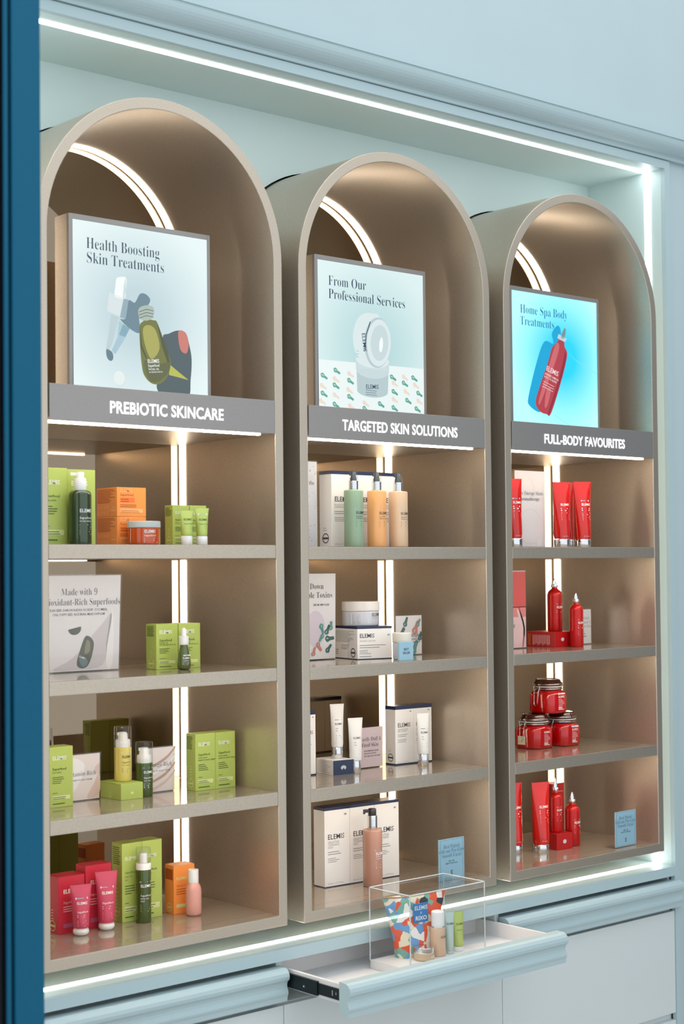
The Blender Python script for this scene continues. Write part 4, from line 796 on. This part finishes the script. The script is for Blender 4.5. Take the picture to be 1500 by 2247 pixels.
squeeze_tube('red tube with tester strip and chrome cap, right of three', (1.7091, .13, zA[2]), .0368, .289, .036, REDT, RCAP, -18, 'red body cream tubes', .0358, 1.22, pr=rt(.289, .052))
# second row
def petal(p, w, h):
    a = mat('poster_coral_print', '#D4605C', .4); b = mat('poster_blush_print', '#EBC9C9', .4)
    p.bar(-w * .47, h * .52, w * .47, h * .975, a); p.poly([(-w * .47, h * .40), (w * .47, h * .40), (w * .47, h * .53), (-w * .47, h * .53)], mat('poster_pink_print', '#DE8F8C', .4)); p.up()
    p.poly(smooth([(w * .05, h * .03), (w * .45, h * .2), (w * .30, h * .42), (w * .1, h * .5), (w * .2, h * .3)], 4), b); p.poly(smooth([(w * .32, .01), (w * .36, .09), (w * .18, .17), (w * .22, .175), (w * .42, .09), (w * .36, .01)], 3), mat('poster_stem_print', '#B05A63', .4)); p.up()
    p.text('Radiance', w * .02, .092, .030, INK, 'R', True, -.0125, .85, 2); p.text('Rituals', w * -.1, .056, .030, INK, 'R', True, -.0125, .85, 2)
stand_card('coral pink petal poster at the left edge of the right unit', 1.5191, .2958, zB[2], .155, .344, mat('blush_poster_paper', '#E6C6C7', .4), petal, lean=0, name='poster', group='shelf posters')
carton('red carton lying flat under the taller red bottle', (1.6445, .2422), zB[2], .1440, .166, .0674, RED, fprint=lambda p, w, h: (p.poly(ell(-w * .15, h * .5, w * .07, h * .12), mat('silver_ink', '#C9CCD4', .4))), sprint=lambda p, d, h: (p.bar(-d * .46, h * .1, -d * .36, h * .85, mat('dark_orange_ink', '#B4541A', .6)), [p.bar(-d * .28 + k * .0095, h * (.12 + .05 * (k % 3)), -d * .28 + k * .0095 + .0035, h * .78, INKPK) for k in range(11)]))
REDB = mat('frosted_red_aluminium', '#BE1010', .32, metal=.25, coat=.15)
def red_bottle(lab, loc, r, hs, ht):
    t = thing('oil_bottle', lab, 'bottle', loc, -24, 'red body oil bottles')
    s0 = hs - r * .95
    lathe_part(t, 'bottle_body', [(r - .003, 0), (r - .0008, .001), (r, .003), (r, s0 * .5), (r, s0), (r * .985, s0 + r * .2), (r * .90, s0 + r * .45), (r * .74, s0 + r * .68), (r * .52, s0 + r * .85), (r * .40, s0 + r * .95), (r * .38, hs + .006)], REDB)
    lathe_part(t, 'collar', [(r * .42, hs + .006), (r * .46, hs + .008), (r * .46, hs + .017), (r * .42, hs + .019)], STEEL); z0 = hs + .019
    rings = []
    for f, a in ((0, .010), (.3, .0095), (.6, .007), (.85, .0042), (1, .0008)): rings.append([(a * math.cos(2 * math.pi * k / 14), a * .42 * math.sin(2 * math.pi * k / 14), z0 + (ht - z0) * f) for k in range(14)])
    MB().loft(rings).build('flip_stopper', STEEL, t)
    MB().tube([(-.011, 0, z0 - .006), (-.013, 0, z0 + .006), (-.008, 0, z0 + .014)], .0011, 6).build('stopper_wire', STEEL, t)
    cyl_print(t, r, lambda p: (tester(p, -.006, hs * .62, r * 1.25), fit(p, 'ELEMIS', -.006, hs * .54, r * 1.25, INKW, off=.014), p.lines(-.006, hs * .48, r * 1.2, 2, hs * .045, hs * .020, INKW, 1), p.lines(-.006, hs * .37, r * 1.2, 3, hs * .04, hs * .011, INKPK, 2)))
red_bottle('taller red bottle with flip stopper standing on the flat red carton', (1.7330, .318, zB[2] + .0678), .0336, .1895, .235)
red_bottle('red bottle with flip stopper at the right end of the flat carton', (1.748, .2060, zB[2]), .0305, .190, .2377)
def stim(p, w, h):
    for q, s in enumerate(('Stimulated', 'Frangipani &', 'Parchum Skin')): p.text(s, .008, h * (.70 - q * .115), .020, INKL, 'C', True, -.0125, .85, 2)
    p.lines(-.015, h * .36, .045, 3, h * .075, h * .03, INKL, 3)
stand_card('small white printed card behind the red bottles', 1.978, .315, zB[2], .130, .163, mat('white_poster_paper', '#E6E4E6', .35), stim, lean=0, name='poster', group='shelf posters')

# third row: clip jars
JAR = mat('red_jelly_glass', '#B8060A', .08, coat=.5); LIDG = mat('dark_red_glass_lid', '#3A0F10', .08, coat=.8)
def clip_jar(lab, loc, rot, lbl=False):
    t = thing('clip_jar', lab, 'jar', loc, rot, 'red clip-top jars'); seg = 40
    def sq(r, z, e):
        out = []
        for k in range(seg):
            a = 2 * math.pi * k / seg; c, s = math.cos(a), math.sin(a); q = (abs(c) ** e + abs(s) ** e) ** (-1 / e); out.append((r * q * c, r * q * s, z))
        return out
    MB().loft([sq(.060, 0, 3.4), sq(.0665, .003, 3.6), sq(.069, .010, 3.8), sq(.070, .05, 3.8), sq(.070, .082, 3.6), sq(.067, .091, 3.0), sq(.062, .097, 2.4), sq(.060, .100, 2.0)]).build('jar_body', JAR, t)
    lathe_part(t, 'jar_rim', [(.060, .100), (.063, .102), (.063, .112), (.060, .114)], LIDG, 36); lathe_part(t, 'seal', [(.0635, .114), (.065, .115), (.065, .118), (.0635, .119)], mat('clear_rubber_seal', '#D9CFC6', .4), 36)
    lathe_part(t, 'lid', [(.064, .119), (.066, .121), (.066, .131), (.061, .135), (.058, .140), (.056, .147), (.052, .149), (.048, .1462)], LIDG, 36)
    def circ(r, z, n=36): return [(r * math.cos(2 * math.pi * k / n), r * math.sin(2 * math.pi * k / n), z) for k in range(n)]
    MB().tube(circ(.0645, .107), .0014, 6, True).build('wire_ring', STEEL, t); MB().tube(circ(.0675, .127), .0014, 6, True).build('wire_ring', STEEL, t)
    x = -.0690
    MB().tube([(x + .002, -.016, .127), (x - .004, -.017, .118), (x - .006, -.014, .100), (x - .004, -.012, .090), (x - .004, .012, .090), (x - .006, .014, .100), (x - .004, .017, .118), (x + .002, .016, .127)], .0015, 6).build('clasp_wire', STEEL, t)
    MB().tube([(x + .004, -.010, .108), (x - .007, -.011, .100), (x - .010, -.011, .070), (x - .012, -.010, .040), (x - .013, .0, .034), (x - .012, .010, .040), (x - .010, .011, .070), (x - .007, .011, .100), (x + .004, .010, .108)], .0015, 6).build('clasp_lever', STEEL, t)
    MB().tube([(.066, -.02, .127), (.0715, -.018, .117), (.066, -.02, .107)], .0014, 6).build('hinge_wire', STEEL, t); MB().tube([(.066, .02, .127), (.0715, .018, .117), (.066, .02, .107)], .0014, 6).build('hinge_wire', STEEL, t)
    p = Print()
    if not lbl: tester(p, -.012, .083, .044)
    fit(p, 'ELEMIS', -.010, .068, .038, INKW, off=.012); p.lines(-.010, .060, .038, 6, .0065, .002, INKPK, 2); p.lines(-.010, .022, .036, 2, .006, .003, INKW, 5); p.put('front_print', t, on_front(-.0700, .0007))
    if lbl:
        p = Print(); p.bar(-.030, .018, .014, .055, mat('cream_sticker', '#E8DDC0', .6)); p.up(); p.lines(-.027, .05, .038, 4, .007, .001, INKL); p.put('price_sticker', t, on_left(-.0700, .0007))
    return t
clip_jar('red clip-top jar with a cream sticker, bottom left of the stack', (1.5755, .312, zC[2]), 0, True)
clip_jar('red clip-top jar, bottom right of the stack of three', (1.7480, .302, zC[2]), 0)
clip_jar('red clip-top jar on top of the stack of three', (1.6660, .307, zC[2] + .1492), 0)
# fourth row
squeeze_tube('red tube with chrome cap half hidden at the left, bottom right shelf', (1.4150, .285, zD[2]), .0340, .300, .034, REDT, RCAP, -14, 'red body cream tubes', .0325, 1.15, pr=rt(.300, .05, False))
squeeze_tube('red tube with wide chrome cap in front on the bottom right shelf', (1.5140, .2228, zD[2]), .0375, .3000, .0345, REDT, RCAP, -18, 'red body cream tubes', .0363, 1.16, pr=rt(.30, .052, False))
carton('upright red carton behind the bottles on the bottom right shelf', (1.7100, .330), zD[2], .0830, .05, .262, RED, fprint=lambda p, w, h: (p.bar(-w * .4, h * .86, w * .4, h * .865, INKPK), p.bar(w * .10, h * .44, w * .16, h * .56, INKPK)))
red_bottle('slim red bottle with flip stopper on the small red carton', (1.6350, .2430, zD[2] + .0705), .0270, .172, .2345)
red_bottle('red bottle with flip stopper beside the small red carton', (1.7390, .2367, zD[2]), .0331, .1820, .2341)
carton('small red carton lying flat at the front of the bottom right shelf', (1.5820, .1920), zD[2], .0927, .088, .0701, RED, rot=-6, fprint=lambda p, w, h: (p.poly(ell(0, h * .5, w * .11, h * .13), mat('silver_ink', '#C9CCD4', .4))))

# ------------------------------------------------------------------ acrylic case with gift set in the open drawer
zt = -.5949; zs = zt + .032
t = thing('acrylic_case', 'clear acrylic display case on a white base in the open drawer', 'display case', (.4845, -.1345, zt))
w, d, hh = .1925, .1085, .295; th = .004
bb = MB().box((-w, -d, 0), (w, d, .032)).build('base', mat('white_case_base', '#EDEBEA', .4), t, bevel=.001)
for nm, a, b in (('front_pane', (-w, -d - th, 0), (w, -d - .0003, hh)), ('back_pane', (-w, d + .0003, 0), (w, d + th, hh)), ('left_pane', (-w - th, -d - th, 0), (-w - .0003, d + th, hh)), ('right_pane', (w + .0003, -d - th, 0), (w + th, d + th, hh)), ('top_pane', (-w - th, -d - th, hh), (w + th, d + th, hh + th))):
    MB().box(a, b).build(nm, CLEAR, t)
EDGE = mat('polished_acrylic_edge', '#E8F0EF', .15, alpha=.75)
def edge(a, b): MB().tube([a, b], .0024, 6).build('polished_edge', EDGE, t)
for sx in (-1, 1):
    for sy in (-1, 1): edge((sx * w, sy * d, .032), (sx * w, sy * d, hh + .003))
    edge((sx * w, -d, hh + .003), (sx * w, d, hh + .003)); edge((-w, sx * d, hh + .003), (w, sx * d, hh + .003))
# pouch
m = bpy.data.materials.new('printed_pouch_cotton'); m.use_nodes = True; nt = m.node_tree; b_ = nt.nodes['Principled BSDF']; b_.inputs['Roughness'].default_value = .7
tc = nt.nodes.new('ShaderNodeTexCoord'); no = nt.nodes.new('ShaderNodeTexNoise'); no.inputs['Scale'].default_value = 30; ad = nt.nodes.new('ShaderNodeVectorMath'); ad.operation = 'MULTIPLY_ADD'; ad.inputs[1].default_value = (.02, .02, .02)
vo = nt.nodes.new('ShaderNodeTexVoronoi'); vo.inputs['Scale'].default_value = 56; sep = nt.nodes.new('ShaderNodeSeparateColor'); rp = nt.nodes.new('ShaderNodeValToRGB'); rp.color_ramp.interpolation = 'CONSTANT'
nt.links.new(tc.outputs['Object'], no.inputs['Vector']); nt.links.new(no.outputs['Color'], ad.inputs[0]); nt.links.new(tc.outputs['Object'], ad.inputs[2]); nt.links.new(ad.outputs[0], vo.inputs['Vector']); nt.links.new(vo.outputs['Color'], sep.inputs[0]); nt.links.new(sep.outputs[0], rp.inputs[0])
el = rp.color_ramp.elements; cols = [(0, '#E9DCC0'), (.22, '#E5572F'), (.42, '#6A9AC9'), (.58, '#79AE9F'), (.74, '#2E2F35'), (.84, '#F1ECE4')]
el[0].color = (*lin(cols[0][1]), 1); el[1].position = cols[1][0]; el[1].color = (*lin(cols[1][1]), 1)
for q, c_ in cols[2:]: e_ = el.new(q); e_.color = (*lin(c_), 1)
nt.links.new(rp.outputs[0], b_.inputs['Base Color'])
t = thing('cosmetic_pouch', 'colourful blob-patterned cosmetic pouch inside the acrylic case', 'pouch', (.468, -.082, zs + .0002), -6)
rings = []; seg = 36
for f in (0, .02, .1, .25, .45, .65, .85, .96, 1):
    a = .086 + .066 * f ** 1.4; bq = (.042 * (1 - f) ** .6 + .004) * (1 if f > .03 else .92); z = .222 * f
    rings.append([((a * (abs(math.cos(q)) ** .6) * (1 if math.cos(q) >= 0 else -1)), bq * math.sin(q), z + .010 * f * (math.cos(q) ** 2)) for q in [2 * math.pi * k / seg for k in range(seg)]])
MB().loft(rings).build('pouch_body', m, t)
MB().tube([(-.147, -.003, .230), (-.08, -.004, .2215), (0, -.004, .2195), (.08, -.004, .2215), (.147, -.003, .230)], .0035, 6).build('zip', mat('tan_zip_tape', '#B98A5C', .6), t)
lb = MB().box((-.030, -.033, .125), (.038, -.030, .196)).build('label_patch', mat('cobalt_blue_label', '#2B79B8', .5), t)
p = Print(); p.text('ELEMIS', .004, .172, .0215, INKW, 'C', False, .008, .95, 2); p.text('X', .004, .156, .0125, INKW, 'C', False, 0, 1, 2); p.text('RIXO', .004, .134, .0215, INKW, 'C', False, .02, 1.05, 2); p.put('lettering', lb, on_front(-.033))
t = thing('balm_jar', 'small clear balm jar with chrome lid band inside the case', 'jar', (.441, -.158, zs + .0002), -14); lathe_part(t, 'jar_body', rprof(.0385, 0, .026, .002, .005), mat('tan_balm_glass', '#CBB493', .15, coat=.5)); lathe_part(t, 'lid', rprof(.0375, .026, .047, .001, .001), STEEL)
cyl_print(t, .0385, lambda p: fit(p, 'ELEMIS', .008, .010, .034, INKW, off=.01))
t = thing('cleanser_bottle', 'sand coloured bottle with tall white cap inside the case', 'bottle', (.520, -.152, zs + .0002), -22); lathe_part(t, 'bottle_body', rprof(.0275, 0, .1055, .003, .003), mat('sand_lotion_bottle', '#D9B899', .3, coat=.2)); lathe_part(t, 'ring', [(.0255, .1055), (.026, .106), (.026, .110), (.0255, .1105)], STEEL); lathe_part(t, 'cap', rprof(.0245, .1105, .166, .006, .001), WHITE)
cyl_print(t, .0275, lambda p: (fit(p, 'ELEMIS', .0, .068, .036, INK, off=.008), p.lines(0, .058, .036, 4, .006, .0014, INKL, 2), p.lines(0, .026, .036, 1, .006, .0016, INK)))
squeeze_tube('slim translucent aqua tube inside the case', (.575, -.158, zs + .0002), .0150, .155, .012, mat('aqua_gel_tube', '#B7CFC9', .2, coat=.3), mat('aqua_tube_cap', '#C9D8D4', .3), -20, 'mini tubes in the case', .0145, 1.3, pr=lambda p: (fit(p, 'ELEMIS', -.014, .108, .030, INK, off=.006), p.lines(-.012, .098, .024, 3, .007, .0014, INKL)))
squeeze_tube('mini lime green tube with white cap inside the case', (.6275, -.150, zs + .0002), .0198, .147, .018, LIMET, WHITE, -18, 'mini tubes in the case', .019, 1.2, pr=lambda p: (fit(p, 'ELEMIS', -.012, .098, .030, INKG, off=.006), fit(p, 'Superfood', -.012, .077, .030, INKG), p.lines(-.012, .067, .026, 2, .007, .002, INKG), p.lines(-.012, .048, .03, 3, .007, .0014, INKG)))
